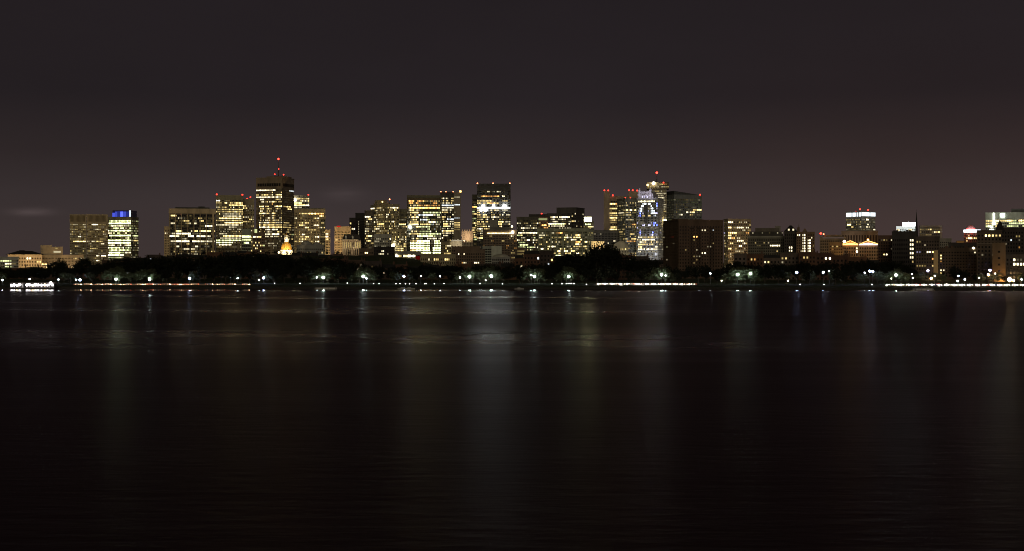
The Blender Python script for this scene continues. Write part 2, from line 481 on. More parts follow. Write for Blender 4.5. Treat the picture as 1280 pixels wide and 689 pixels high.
m.box(-B.w/2-.6,B.w/2+.6,-B.d/2-1.4,-B.d/2+.3,B.h-5.6,B.h+1.2); m.build('pier_frame',wall(BEIGE),B.root)
B.roofbox(219,262,259); B.roofbox(248,256,257.8,'plant_room')
B = Block('office_tower','broad office tower with closely lit floors and paired red beacons','tower',270,303.5,245,2050,d=30,st=2.75,bay=1.75,pf=.32,sf=.46,wallc=OLIVE,cap=4,gl=(.02,.018,.014),
  L=[(251,271,275,'W!'),(253.5,281,284,'Y!'),(253.5,288,291,'Y'),(253.5,294,305,'Y!'),(257,286,303,'Y!'),(262,272,289,'Y'),(262,292,302,'Y'),(267,280,298,'W-'),(270,279,300,'W'),(272.5,275,300,'Y!'),(275,271,303,'Y'),(277.5,282,303,'Y!'),(280,281,284,'W'),(280,288,298,'W'),(292,275,284,'W'),(295,280,303,'Y!'),(298,276,300,'W'),(301,271,303,'G!'),(303.2,271,290,'G!'),(306.2,275,288,'W!')],R=[(.42,['Y','Y-','W'],252,282),(.25,['Y-','W-'],283,310)])
for x,y in ((271,243.3),(303,243.5)): B.beacon(x,y,2.0)
B = Block('tower_wing','dim recessed tower wing with red beacons right of the closely lit tower','tower',303.2,317.5,249.5,2085,d=24,st=2.8,bay=1.9,pf=.35,sf=.45,wallc=OLIVE,cap=6,gl=(.02,.018,.014),L=[(277.5,305,311,'Y'),(270,306,307,'W')],R=[(.14,['Y-','Y','W-'])])
for x,y in ((309,248.5),(313,246.5)): B.beacon(x,y,1.7)
B = Block('low_block','small green-lit office annex at the foot of the recessed tower wing','building',302.5,313.5,287,1980,d=20,st=3.9,bay=2.2,pf=.1,sf=.45,wallc=(.42,.44,.36),cap=6,L=[(295,303,313,'G!'),(299,303,313,'G'),(304,306,311,'G!')])
B = Block('low_block','low block with a bright white sign below the masted tower','building',316.5,331,291,1960,d=20,st=3.6,bay=2,pf=.35,sf=.5,wallc=BROWN,cap=2.5,L=[(296,318,321,'W!'),(296,323,325,'Y!'),(301,323,324,'Y'),(305.5,321,322,'W'),(305.5,330,331,'G')],R=[(.1,['Y'])])
B.panel(318.2,321.4,286.5,291.2,'G!'); 
B = Block('office_tower','tallest tower with a red-lit mast above a dark mechanical band','tower',320.5,367.5,222.5,2150,c=352.5,a=-25,st=2.9,bay=1.75,pf=.33,sf=.46,wallc=(.27,.22,.16),cap=13,gl=(.016,.014,.012),
  L=[(236.7,321,343,'W!'),(242.5,321,323,'Y'),(242.5,331,334,'Y'),(242.5,347,352,'Y!'),(246,321,328.5,'W!'),(246,331.5,342.5,'W!'),(246,346,352,'W!'),(249,326,329,'W!'),(249,346,348,'Y'),(251.8,338,344,'Y!'),(251.8,337,339,'W'),(255,340,341,'O'),(257.5,325,329,'Y!'),(257.5,333,336,'Y'),(257.5,346,352,'Y!'),(260.5,326,329,'Y'),(260.5,346,350,'Y'),(266.5,325,330,'Y!'),(266.5,334,336,'Y'),(266.5,340,344,'Y!'),(278.5,325,328,'W'),(278.5,331,337,'W!'),(278.5,338,343,'Y'),(278.5,345,351,'W'),(281,331,351,'Y'),(284,325,330,'W!'),(284,331,336,'W!'),(284,338,352,'Y!'),(287,333,337,'W!'),(287,340,344,'W!'),(287,350,353,'Y'),(289.5,334,337,'W'),(293,329,337,'W!'),(293,341,349,'W!'),(238.5,362,367,'C!'),(258.3,354,357,'Y'),(258.3,358,363,'Y!'),(261.8,360,364,'Y!'),(278.5,355,361,'Y'),(284.3,354,363,'Y'),(291.5,364,367,'G')],
  R=[(.30,['Y','W','Y-'],240,276,325,352),(.40,['Y','W'],277,296,323,352),(.16,['Y','Y-','W-'],276,300,353,367),(.10,['W-'],296,312)])
B.roofbox(330,357,219.8); B.mast(348,197,1.1)
m=MB()
for i in range(1,11):
    x=-B.w/2+i*B.w/11; m.box(x-1.6,x+1.6,-B.d/2-.55,-B.d/2-.3,B.h-12.5,B.h-8)
    y=-B.d/2+i*B.d/11; m.box(B.w/2+.3,B.w/2+.55,y-1.3,y+1.3,B.h-12.5,B.h-8)
m.build('louvre_band',wall((.02,.018,.016)),B.root)
B.beacon(348,197.3,2.4,y=0,st=9); B.beacon(348.3,210,1.6,y=0); B.beacon(343.5,217.7,1.6); B.beacon(354.5,217.2,1.8,y=2)
B = Block('office_tower','short bright-floored tower with one red beacon behind the masted tower','tower',366,386.5,245,2300,d=30,st=2.75,bay=1.8,pf=.15,sf=.4,wallc=GREY,cap=1.5,gl=(.02,.02,.02),
  L=[(246.5,369,376,'Y'),(249,376,383,'Y-'),(252,372,377,'Y'),(252,378,383,'W'),(254.5,369,377,'G'),(257.3,368,380,'Y!'),(257.3,382,386,'W!'),(260,368,376,'W'),(262.3,368,375,'Y')],R=[(.35,['Y','W-'])])
B.beacon(385.5,243.6,1.9); B.flood(368.8,250,2.6,'W',14)
B = Block('office_tower','tan slab tower with an orange-lit top floor above scattered windows','tower',368,406.5,262,2120,d=28,st=2.9,bay=1.85,pf=.42,sf=.46,wallc=(.30,.27,.19),cap=3,gl=(.03,.025,.016),
  L=[(266,375,385,'Y'),(265.2,387,396,'O!!'),(265.6,390,392,'Y!!'),(265.8,397,404,'O!'),(268,401,403,'Y!'),(271.5,396,398,'W'),(273.5,368,370,'W'),(279,376,378,'Y'),(281,379,380,'W'),(278.5,382,385,'Y!'),(281,375,379,'Y!'),(284.5,381,385,'Y!'),(280,393,395,'W!'),(282,396,398,'W!'),(279,402,403,'Y'),(285,400,402,'W'),(287.5,386,392,'Y-'),(293.5,378,380,'W!'),(296.5,377,379,'Y'),(296.5,384,386,'Y!'),(296.5,395,398,'W!'),(300,380,391,'Y-'),(300,395,398,'W!'),(302,377,379,'W')],R=[(.13,['Y','Y-','Y--'])])
B.roofbox(388,406,260); 
B = Block('annex_block','slim tan annex with three lit windows beside the orange-topped slab tower','building',406.8,412.5,288,2100,d=20,st=3.4,bay=1.9,pf=.4,sf=.45,wallc=TAN,cap=2,L=[(284,408,409,'W'),(295.5,408,410,'W!'),(299,408,410,'Y')])
B = Block('low_hall','low grey stone hall with two shallow domes right of the gold dome','hall',371,404,307,1850,d=30,st=4,bay=2.5,pf=.5,sf=.45,wallc=GREY,cap=2,gl=(.03,.03,.03),R=[(.05,['Y-'])])
m=MB(); m.sphere(B.lx(383),0,B.h-.3,8,16,8,7,True); m.sphere(B.lx(396),0,B.h-.3,6,16,8,5,True); m.build('dome',B.wm,B.root)
# ---------------------------------------------------------------- gold dome
def statehouse():
    Y=1800; x=tx(358)*Y
    zb=gz(x,Y); r=tag(empty('domed_hall',(x,Y,zb),-math.atan(tx(358))),'statehouse with a floodlit gold dome and lantern below the masted tower','hall')
    h0=zat(316,Y)-zb
    m=MB(); m.box(-26,26,-10,14,-3,h0-6)
    for i in range(12): m.box(-25+i*4.4,-23.4+i*4.4,-10.6,-9.9,0,h0-8)
    m.build('body',wall(BRICK),r)
    m=MB(); m.cyl(0,0,h0-6.2,h0+3,7.4,7.2,24)
    for i in range(16):
        a=2*pi*i/16; m.cyl(7.6*cos(a),7.6*sin(a),h0-6,h0+2.6,.35,.35,6)
    m.cyl(0,0,h0+2.6,h0+3.6,8.1,8.1,24); m.build('drum',wall(PALE),r)
    gold,nt,out=new_mat('gold_leaf'); b=nt.nodes.new('ShaderNodeBsdfPrincipled'); b.inputs['Base Color'].default_value=(.75,.42,.08,1); b.inputs['Metallic'].default_value=.6; b.inputs['Roughness'].default_value=.45
    nn=nt.nodes.new('ShaderNodeTexNoise'); nn.inputs['Scale'].default_value=.8
    mr=nt.nodes.new('ShaderNodeMapRange'); mr.inputs['To Min'].default_value=.3; mr.inputs['To Max'].default_value=.6
    nt.links.new(nn.outputs['Fac'],mr.inputs['Value']); nt.links.new(mr.outputs[0],b.inputs['Roughness']); nt.links.new(b.outputs[0],out.inputs[0])
    zd=h0+3.5; m=MB(); m.sphere(0,0,zd,6.7,24,12,zat(301.8,Y)-zb-zd,True)
    for i in range(16):
        a=2*pi*i/16
        for k in range(5):
            t0,t1=k/6*pi/2,(k+1)/6*pi/2; H=zat(301.8,Y)-zb-zd
            m.tube((6.75*cos(t0)*cos(a),6.75*cos(t0)*sin(a),zd+H*sin(t0)),(6.75*cos(t1)*cos(a),6.75*cos(t1)*sin(a),zd+H*sin(t1)),.12,.12,4)
    m.build('dome',gold,r)
    z1=zat(302.2,Y)-zb; z2=zat(294.5,Y)-zb
    m=MB(); m.cyl(0,0,z1-.4,z1+.4,2.9,2.9,12); m.cyl(0,0,z1+.3,z2,1.9,1.8,8)
    for i in range(8):
        a=2*pi*(i+.5)/8; m.cyl(2.3*cos(a),2.3*sin(a),z1+.3,z2,.25,.25,5)
    m.cyl(0,0,z2,z2+.5,2.6,2.6,12); m.build('lantern',wall(PALE),r)
    m=MB(); m.cyl(0,0,z2+.4,z2+2.4,2.3,.5,12); m.cyl(0,0,z2+2.2,zat(290,Y)-zb,.35,.1,8); m.build('finial',gold,r)
    m=MB(); w=(wall(PALE))
    for sx in (-9.5,-4,4,9.5):
        m.box(sx-.5,sx+.5,-9,-8.2,h0-6.1,h0-4.6)
    m.build('light_post',METAL,r)
    for sx in (-9.5,-3.5,3.5):
        q=MB(); q.sphere(sx,-9.5,h0+.2,1.1,8,6); q.build('floodlight',glow((1,.72,.3),16),r)
    c,s=cos(r.rotation_euler[2]),sin(r.rotation_euler[2])
    def wpt(p): return (x+p[0]*c-p[1]*s, Y+p[0]*s+p[1]*c, zb+p[2])
    for p in ((-14,-22,h0-1),(14,-22,h0-1),(2,-26,h0-2)):
        lamp_light('SPOT','dome_floodlight',wpt(p),4.5e4,(1,.76,.42),wpt((0,0,zd+5)),1,60)
    lamp_light('SPOT','lantern_floodlight',wpt((0,-9,z1-2)),1.0e4,(1,.8,.45),wpt((0,0,z1+4)),.5,60)
statehouse()
# ---------------------------------------------------------------- centre left
B = Block('court_block','beige slab building with a red roof beacon left of the floodlit colonnade','building',418.5,438,284,2100,d=30,st=3.2,bay=1.8,pf=.5,sf=.45,wallc=BEIGE,cap=4,gl=(.06,.05,.03),L=[(300,419,421,'Y')],R=[(.05,['Y-'])])
B.panel(421,425.5,282.4,284,'R!',gain=.8); 
lamp_light('POINT','street_floodlight',(tx(424)*2040,2040,22),1.6e5,SOD,size=3)
B = Block('dark_tower','unlit slim tower just left of the dotted-light tower','tower',437,444,273,2200,d=22,st=3.4,bay=2,pf=.3,sf=.4,wallc=DARK,cap=4,R=[(.06,['W','Y'])],L=[(285,441,443,'W')])
B = Block('dark_tower','dark tower with a vertical column of small white lights','tower',444.5,456.5,267,2250,d=26,st=3.1,bay=1.5,pf=.3,sf=.4,wallc=DARK,cap=5,L=[(y,448,448.5,'W-') for y in (276,279,282.3,285.5,288.7,291.8)])
B = Block('office_tower','narrow tower with bright left windows beside the stepped tower','tower',456,467,264,2180,d=26,st=3.0,bay=1.7,pf=.25,sf=.42,wallc=(.09,.085,.08),cap=5,
  L=[(270.5,457,462,'W!'),(273,460,465,'Y!'),(276,458,459,'W'),(285,457,460,'W-'),(288.5,457,459,'W'),(294.5,458,464,'Y!'),(298,457,458,'Y'),(301,459,463,'Y!'),(279,458,460,'W-')],R=[(.1,['Y-','W-'])])
B = Block('mansard_hall','mansard-roofed hall with a warmly floodlit row of columns','hall',428,451,300.5,1900,d=26,st=9,bay=3,pf=.3,sf=.2,wallc=(.6,.5,.36),cap=.5,gl=(.05,.04,.03),parapet=False,R=[(.35,['Y-'],300,312)])
m=MB(); m.frus(-B.w/2-.8,B.w/2+.8,-B.d/2-.8,B.d/2+.8,B.h-.1,B.h+8,3,4); m.build('roof',ROOF,B.root)
for x in (432.5,441): 
    m=MB(); m.box(B.lx(x)-1,B.lx(x)+1,-B.d/2+.3,-B.d/2+2.4,B.h+1.5,B.h+6); dm=m.build('dormer',wall(GREY),B.root)
    m=MB(); m.box(B.lx(x)-.8,B.lx(x)+.8,-B.d/2+.1,-B.d/2+.28,B.h+2.5,B.h+5); m.build('pane',lit('W-'),dm)
for i in range(7):
    x=B.lx(429.2+i*2.75); m=MB(); m.cyl(x,-B.d/2-1.6,-1,B.h-.2,.75,.62,10); m.cyl(x,-B.d/2-1.6,B.h-1,B.h-.2,1.1,1.1,10); m.build('column',wall((.6,.52,.4)),B.root)
m=MB(); m.box(-B.w/2-1,B.w/2-3,-B.d/2-2.8,-B.d/2-.2,B.h-.2,B.h+1.2); m.build('entablature',wall((.6,.52,.4)),B.root)
for x in (431,437,443): lamp_light('SPOT','column_floodlight',(tx(x)*1870,1870,zat(309.5,1870)),4.5e3,(1,.72,.42),(tx(x)*1900,1900,zat(303,1900)),.5,90)
B = Block('low_block','low brown stone block with one lit window under the colonnaded hall','building',449,467,311.5,1760,d=24,st=3.6,bay=2.3,pf=.4,sf=.5,wallc=BROWN,cap=2,L=[(315.6,457,459.5,'Y!')])
B = Block('stepped_tower','stepped tower with many small lights and one red top lamp','tower',463.5,499,256,2160,c=481,a=24,st=2.9,bay=1.75,pf=.35,sf=.42,wallc=OLIVE,cap=1.5,gl=(.02,.018,.013),
  L=[(257,464,468.5,'W!'),(257,471.5,474,'Y'),(257,489,493,'W!'),(271,468,470,'W'),(276,468,469,'W!'),(280.8,472,480,'Y!'),(285.5,470,474.5,'W!'),(285.5,487,490,'Y'),(268.5,483,485,'W'),(270,483,484,'W!')],R=[(.22,['Y','Y-','W','Y-'])])
B.roofbox(471,491,253); m=MB(); m.box(B.lx(478),B.lx(489),-B.d*.2,B.d*.2,B.lz(253.2),B.lz(249.6)); m.build('penthouse',B.wm,B.root)
B.beacon(487,249,1.8,'O',8); B.flood(479,252.5,1.2,'Y',3)
B = Block('tower_wing','lower right wing of the stepped tower with dotted yellow lights','tower',499,509,262,2190,d=28,st=2.9,bay=1.7,pf=.35,sf=.42,wallc=OLIVE,cap=2,gl=(.02,.018,.013),L=[(280.6,499,506,'Y!'),(301,501,503,'Y!'),(304,501,503,'Y!')],R=[(.2,['Y','Y-','W-'])])
B = Block('yellow_block','low block with gold-lit base windows before the stepped tower','building',490,508,287,2080,d=24,st=2.9,bay=1.8,pf=.3,sf=.42,wallc=OLIVE,cap=1.5,gl=(.02,.018,.013),
  L=[(290,487,490,'Y'),(285,487,495,'Y-'),(310,497,503,'Y!'),(307,499,501,'Y'),(312.5,497,503,'Y!'),(298,507,508,'W'),(303,507,508,'W')],R=[(.3,['Y','Y-','W'])])
B.flood(491.5,307,2.4,'W',16)
m=MB(); m.cyl(B.lx(491),-B.d/2-2,B.lz(308),B.lz(296),.5,.5,6); m.build('light_mast',lit('Y-'),B.root)
B = Block('grid_block','grey gridded block standing before the stepped tower','building',468,489,293.5,1950,d=28,st=3.1,bay=2.2,pf=.35,sf=.45,wallc=(.42,.42,.38),cap=3,gl=(.04,.04,.035),L=[(297.5,487,488,'Y!'),(309,472,475,'Y-')],R=[(.25,['Y--','W--'])])
B = Block('dark_block','nearly black apartment block with a column of four white windows','building',467.5,493,309.5,1700,d=26,st=3.5,bay=1.8,pf=.4,sf=.45,wallc=(.05,.042,.04),cap=2,L=[(313,478,479,'W'),(316.5,478,479,'W'),(320.5,478,479,'W'),(325,478,479,'W'),(321,474.5,475.5,'W'),(327,484,485,'W-')])
B = Block('low_store','low flat-roofed store with a bright window ribbon and red sign','store',494,526,315,1650,d=24,st=4.4,bay=2.0,pf=.12,sf=.4,wallc=GREY,cap=2,
  L=[(319.6,505,517,'W!!'),(325,495,498,'W!'),(325,506,509,'Y!'),(325,515,516,'W'),(325,519,520,'W'),(325,500,502,'Y-')])
B.panel(519.5,525,320,324.8,'R-',gain=.35); B.flood(495.5,318.5,1.0,'W',3)
# ---------------------------------------------------------------- centre towers
B = Block('office_tower','wide green glass tower with blazing lower floors','tower',509,551.5,245,2100,gain=1.3,d=36,st=2.95,bay=1.75,pf=.27,sf=.40,wallc=(.17,.165,.12),cap=4,gl=(.02,.028,.022),
  L=[(250.8,512,517,'O!'),(251,523,529,'O!'),(253.5,512,515,'O'),(253.5,520,522,'O'),(254,541,546,'O'),(258.6,513,514,'Y!'),(258.6,517,548,'O!'),(264.5,514,521,'Y!'),(264.5,530,552,'G'),(266.5,513,522,'Y!'),(267,524,540,'C!'),(269,526,528,'C'),(271.5,515,522,'Y!'),(275,525,530,'G-'),(277,513,521,'Y'),(275,526,533,'C'),(278,536,543,'W!'),(281,514,522,'Y!'),(281,525,537,'Y'),(284,520,522,'Y!'),(284,524,536,'G'),(289,525,537,'G-'),(292,514,520,'Y'),(292,524,550,'G'),(294.5,523,540,'G!'),(297,535,545,'W'),
     (301.5,523,537,'G!'),(304.5,514,537,'G!'),(307.5,514,537,'G!'),(310.3,515,537,'G!'),(313.2,523,537,'G!'),(316,523,538,'G!'),(319,526,536,'G!'),(301.5,543,548,'G!'),(304.5,543,552,'G!'),(307.5,543,551,'G!'),(310.3,542,552,'G!'),(313.2,542,552,'G!'),(316,542,551,'G!'),(319,544,551,'G')],
  R=[(.34,['Y','Y','W'],248,300,510,523),(.26,['G','W','G-','C-'],266,300,524,552),(.6,['Y','Y!'],300,320,513,523),(.3,['O-','Y-'],248,262,524,550)])
B.flood(512.5,284,2.0,'C',30)
m=MB(); m.box(-B.w/2,B.w/2,-B.d/2-.8,-B.d/2-.3,B.h-7,B.h-3); m.build('roof_screen',wall((.14,.11,.07)),B.root)
B = Block('office_tower','dark glass tower with two white sky-lobby floors and pale concrete right pier','tower',550.5,567,241,2200,d=34,st=2.9,bay=1.6,pf=.3,sf=.45,wallc=(.09,.085,.08),cap=5,gl=(.016,.015,.014),
  L=[(252,551,555,'W'),(252,558,561,'W'),(255.6,550.5,566.5,'C!'),(258.5,553,566,'W'),(266,553,559,'Y'),(272.6,559.5,567,'C!'),(272,553,556,'Y'),(279,554,560,'Y!'),(282,554,560,'Y!'),(287,554,566,'Y!'),(290,561,563,'W'),(294,554,560,'W')],R=[(.28,['Y','W','W-'])])
for x in (551,557.3,566.5): B.beacon(x,240,1.8,'O',6)
m=MB(); x0=B.w/2+.4; x1=x0+(8.6/F*B.Y); m.box(x0,x1,-B.d/2,B.d/2,-3,B.h+.8); B2=m.build('concrete_pier',wall((.40,.34,.26)),B.root)
for y,cd in ((246.5,'W'),(256,'C!'),(265.5,'W-'),(272.6,'C'),(278.5,'Y!'),(281.3,'Y!'),(284,'Y'),(287,'Y-')):
    for i in range(5 if y!=265.5 else 1):
        m=MB(); m.box(x0+1+i*1.75,x0+2.4+i*1.75,-B.d/2-.12,-B.d/2-.05,B.lz(y)-.9,B.lz(y)+.9); m.build('window',lit(cd),B.root)
m=MB(); m.sphere(x1-.5,-B.d/2+1,B.h+2,1.8,8,6); m.build('beacon',glow('O',6),B.root)
B = Block('low_block','yellow lit narrow block at the foot of the dark glass tower','building',551,564,303,1950,d=24,st=3.2,bay=1.8,pf=.35,sf=.45,wallc=(.42,.36,.22),cap=2,gl=(.04,.034,.02),R=[(.25,['Y','Y-'])],L=[(300,560,565,'W')])
B = Block('crown_block','old block with a white floodlit cornice right of the dark glass tower','building',564.5,577.5,301,1960,d=24,st=3.4,bay=2,pf=.5,sf=.5,wallc=(.5,.45,.33),cap=6,gl=(.05,.045,.03),R=[(.2,['Y-','W-'])])
m=MB(); m.frus(-B.w/2-1,B.w/2+1,-B.d/2-1,B.d/2+1,B.h-.5,B.h+1.2,-.6,-.6); m.build('cornice',wall(PALE),B.root)
lamp_light('SPOT','cornice_floodlight',(tx(568)*1940,1940,zat(307.5,1940)),6e3,(1,.85,.65),(tx(568)*1960,1960,zat(302.5,1960)),.5,70)
lamp_light('SPOT','cornice_floodlight',(tx(574.5)*1940,1940,zat(307.5,1940)),6e3,(1,.85,.65),(tx(574.5)*1960,1960,zat(302.5,1960)),.5,70)
B = Block('castle_block','old tower block with floodlit pinnacled top beside the brightest tower','building',577.5,591,290,2060,d=26,st=3.4,bay=2,pf=.5,sf=.5,wallc=(.5,.42,.32),cap=9,gl=(.05,.04,.03),R=[(.08,['Y-'])])
m=MB()
for x in (578.2,581,583.8,586.6,589.8): 
    m.box(B.lx(x)-.9,B.lx(x)+.9,-B.d/2-.7,-B.d/2+1,B.h+.9,B.h+2.6); m.frus(B.lx(x)-.9,B.lx(x)+.9,-B.d/2-.7,-B.d/2+1,B.h+2.5,B.h+4.5,.85,.8)
m.build('pinnacle_row',B.wm,B.root)
for x in (580,585,589): lamp_light('SPOT','cornice_floodlight',(tx(x)*2040,2040,zat(300.5,2040)),9e3,(1,.68,.42),(tx(x)*2060,2060,zat(294.5,2060)),.5,60)
B = Block('low_block','dull low block behind the flagpole and floodlit pinnacles','building',565,600,309,1800,d=24,st=3.6,bay=2.2,pf=.4,sf=.5,wallc=BROWN,cap=2,R=[(.04,['Y-'])])
B.mast(588.5,300,.5)
B = Block('tower_shoulder','lower left shoulder of the tower with the blazing sky lobby','tower',590.5,597,244,2260,d=30,st=2.9,bay=1.7,pf=.2,sf=.42,wallc=(.13,.12,.09),cap=4,gl=(.02,.02,.016),L=[(258.8,591,597,'O!')],R=[(.4,['Y-','Y','G-'],262,300)])
B = Block('office_tower','tall dark tower with a blazing white sky lobby and three red beacons','tower',596.5,638,230.5,2230,d=38,st=2.9,bay=1.7,pf=.28,sf=.46,wallc=(.09,.083,.072),cap=7,gl=(.018,.018,.017),
  L=[(238.2,609,611,'W'),(238.2,616,618,'W-'),(238.4,621,625,'W'),(245,603,608,'O!'),(245,609,620,'O'),(245,622,624,'O!'),(245,629,631,'W!'),(250.5,597,600,'Y'),(250.5,603,607,'Y'),(250.5,609,614,'Y'),(250.5,629,634,'Y'),(253,597,600,'Y'),(253,604,608,'Y'),(253,609,620,'O!'),(253,620,624,'Y'),(258,596.5,638,'C!!'),(263.2,597,603,'W!'),(263.2,604,610,'C!!'),(263.2,613,614,'W'),(263.2,620,623,'W'),(263.2,629,634,'W-'),(268.5,597,601,'Y'),(268.5,604,608,'Y!'),(269,633,637,'W'),(271,604,608,'Y'),(271.2,614,621,'W!'),(271.2,622,624,'W'),(284,597,602,'W!'),(276.5,621,622,'Y'),(276.5,624,629,'Y!'),(279.5,620,622,'Y'),(279.5,624,627,'Y!'),(281.5,625,627,'Y!'),(277.5,632,638,'W'),(289,603,608,'W'),(292,600,604,'W'),(294.5,601,608,'Y'),(297,601,608,'Y!')],
  R=[(.34,['Y','W','Y-'],262,300,597,612),(.16,['Y','Y-','W'],262,290,613,638)])
for x in (596.8,616.3,637.3): B.beacon(x,229.3,1.9,'O',6)
B.flood(603.8,258,2.6,'C',45); B.flood(617,257.7,2.0,'C',40); B.flood(630.6,258,2.8,'C',45); B.flood(601.2,263.4,1.6,'C',24); B.flood(606.6,263.4,1.8,'C',26)
B = Block('grey_block','windowless grey block in front of the blazing sky-lobby tower','building',612,640,285,2050,d=24,wallc=(.20,.19,.17),grid=False,cap=1)
B.roofbox(612.2,623,274.5,'stair_core',wall((.26,.25,.22)))
B.flood(641,283.2,1.3,'W',8)
B = Block('long_block','wide brown block with a string of white lights along its roof','building',604,646,288.5,1900,c=None,d=34,st=3.0,bay=1.9,pf=.35,sf=.5,wallc=(.22,.17,.13),cap=4.5,gl=(.045,.035,.03),
  L=[(302,627,629,'Y'),(296,640,641,'W')],R=[(.12,['Y--','O--'])])
for i in range(22):
    x=B.lx(609.5+i*1.42); m=MB(); m.sphere(x,-B.d/2-1,B.lz(291.6),.62,6,4); m.build('roof_lamp',glow('W' if i%3 else 'Y',5),B.root)
B.flood(640.8,290.3,1.8,'W',16)
B = Block('parking_garage','pale slatted parking garage with a blank white stair tower','garage',603.5,627,309,1700,d=24,st=3.0,bay=3,pf=.1,sf=.35,wallc=(.42,.44,.38),cap=1,gl=(.03,.03,.026))
m=MB(); m.box(B.lx(614.3),B.lx(627),-B.d/2-.9,-B.d/2+6,-2,B.h+1.5); m.build('stair_tower',wall((.62,.64,.56)),B.root)
B = Block('domed_pavilion','small hall with a shallow pale dome before the parking garage','hall',615,637,321,1500,d=16,st=4,bay=2.4,pf=.4,sf=.4,wallc=GREY,cap=1,parapet=False)
m=MB(); m.sphere(0,0,B.h-.3,B.w*.48,24,8,3.2,True); m.build('dome',wall((.5,.48,.4)),B.root)
B = Block('row_block','long low brown brick block with two pairs of lit windows','building',570,606,313,1550,d=20,st=3.6,bay=2.2,pf=.5,sf=.5,wallc=BROWN,cap=2,L=[(316.5,572.5,573.5,'W!'),(316.5,579.5,580.5,'W!'),(327.4,580.5,581.5,'W'),(327.5,593.8,594.6,'W!'),(327.5,596.5,598,'W!')],R=[(.04,['O-'])])
B = Block('row_block','low tan block with a warm arched window row','building',526,569,319,1580,d=20,st=4.2,bay=2.3,pf=.5,sf=.4,wallc=TAN,cap=2.5,gl=(.04,.03,.02),L=[(324,536,537,'W'),(324,542,543,'Y'),(324,546,547,'Y'),(323.5,557,560,'Y!')])
# ---------------------------------------------------------------- centre right
B = Block('office_block','dark glass block with broken rows of white windows','building',646,673,272,2080,d=34,st=3.0,bay=1.8,pf=.3,sf=.48,wallc=(.13,.12,.10),cap=2,gl=(.018,.017,.016),
  L=[(285,653,656,'W'),(286,652,654,'W!'),(290.2,648,671,'W!'),(293,650,653,'Y'),(296.5,653,656,'W-'),(300,660,662,'W!'),(303,650,655,'G'),(306,650,660,'G'),(309.5,649,656,'G!'),(309.5,660,667,'G'),(300,647,648,'W'),(278,650,651,'W')],R=[(.22,['W','G','Y-','W-'])])
B = Block('yellow_block','narrow block with dull yellow floor bands below the dark glass block','building',646.5,655.5,310,1800,d=20,st=3.6,bay=1.6,pf=.1,sf=.45,wallc=BROWN,cap=1.5,L=[(y,647.5,654.5,'Y--') for y in (314,318,322,326)]+[(331.5,651,657,'W!')])
B = Block('office_tower','reddish tower under a glowing white band and dark roof cap','tower',661,685,272,2140,d=34,st=3.0,bay=1.9,pf=.35,sf=.45,wallc=(.28,.18,.13),cap=4.5,gl=(.03,.022,.018),
  L=[(281,670,672,'O'),(281,678,682,'O!'),(284,680,684,'O'),(287,672,674,'Y'),(290,668,671,'W')],R=[(.18,['O','Y-','O-'])])
B.panel(664,684,273,275.3,'G',out=.6,name='light_band'); B.roofbox(660.5,684.5,267.8,mat=wall(DARK),y0=-B.d*.48,y1=B.d*.48); B.beacon(677,266.8,1.9,y=0)
B = Block('dark_tower','big flat-topped unlit tower behind the white-windowed dark block','tower',696,730.5,260,2350,c=720,a=-18,st=3.1,bay=1.8,pf=.3,sf=.45,wallc=(.12,.11,.105),cap=5,gl=(.02,.019,.018),L=[(267,719,721,'W'),(275,714,718,'Y'),(266,728,729,'W'),(282.3,720,722,'W!')],R=[(.06,['Y-','W-'],266,286)])
B = Block('office_block','dark block with four strong rows of white windows','building',684,714,267.5,2200,d=34,st=2.8,bay=1.7,pf=.18,sf=.42,wallc=(.08,.075,.07),cap=2,gl=(.016,.015,.014),
  L=[(270,690,697,'W!'),(270,700,712,'W!'),(272.8,690,693,'W'),(272.8,702,706,'W'),(275.3,692,696,'W'),(278,684,690,'W!'),(278,692,704,'G!'),(281,697,699,'W'),(281,684,687,'Y'),(283,697,704,'W')],R=[(.22,['W','Y-','W-'])])
B.beacon(687,267.3,1.4,'O',5)
B = Block('sign_tower','narrow tower topped by a glowing white rectangular sign','tower',729.5,742,277.5,2050,d=24,st=2.9,bay=1.8,pf=.3,sf=.42,wallc=OLIVE,cap=1,gl=(.02,.018,.014),L=[(279.5,733,738,'G!'),(282.5,735,737,'Y!'),(283.3,742,743,'W')],R=[(.2,['Y','Y-'])])
m=MB(); m.box(B.lx(730.3),B.lx(739.5),-B.d/2-.5,-B.d/2+2,B.h+.3,B.lz(271.5)); m.build('sign',glow((1,.93,.48),24),B.root)
B = Block('apartment_slab','broad grey-green apartment slab with pale piers and scattered yellow windows','apartments',672.5,742,286.5,1950,c=736,a=-14,st=2.85,bay=1.8,pf=.24,sf=.42,wallc=(.40,.42,.30),cap=2.5,gl=(.055,.052,.035),
  L=[(291.5,690,692,'W'),(290.2,695,702,'O'),(290,700,703,'O!'),(295.2,706,707,'Y!'),(295.5,710,712,'W!'),(293,708,709,'W'),(295.2,718,724,'Y!'),(292.5,720,724,'Y!'),(301.2,720,724,'O!'),(305.5,719,723,'Y!!'),(308,717,722,'Y'),(299.5,715,719,'W!'),(294.5,734,738,'W!'),(301,735,738,'Y!'),(303.5,735,738,'Y!'),(308,734,738,'W!'),(306.5,690,694,'W!'),(308.7,685,689,'Y!'),(308.7,710,712,'W'),(313,714,719,'Y!'),(314,706,709,'Y!!'),(314.5,697,699,'Y!!'),(316,711,713,'Y!'),(319.5,693,700,'G!'),(321,691,694,'W!'),(311,676,678,'W!'),(300,726,727,'Y!'),(302,731,733,'Y!'),(308.5,731,733,'Y'),(317,721,723,'W!!'),(293.5,673,681,'W')],R=[(.15,['Y','Y-','Y-','W-'])])
m=MB()
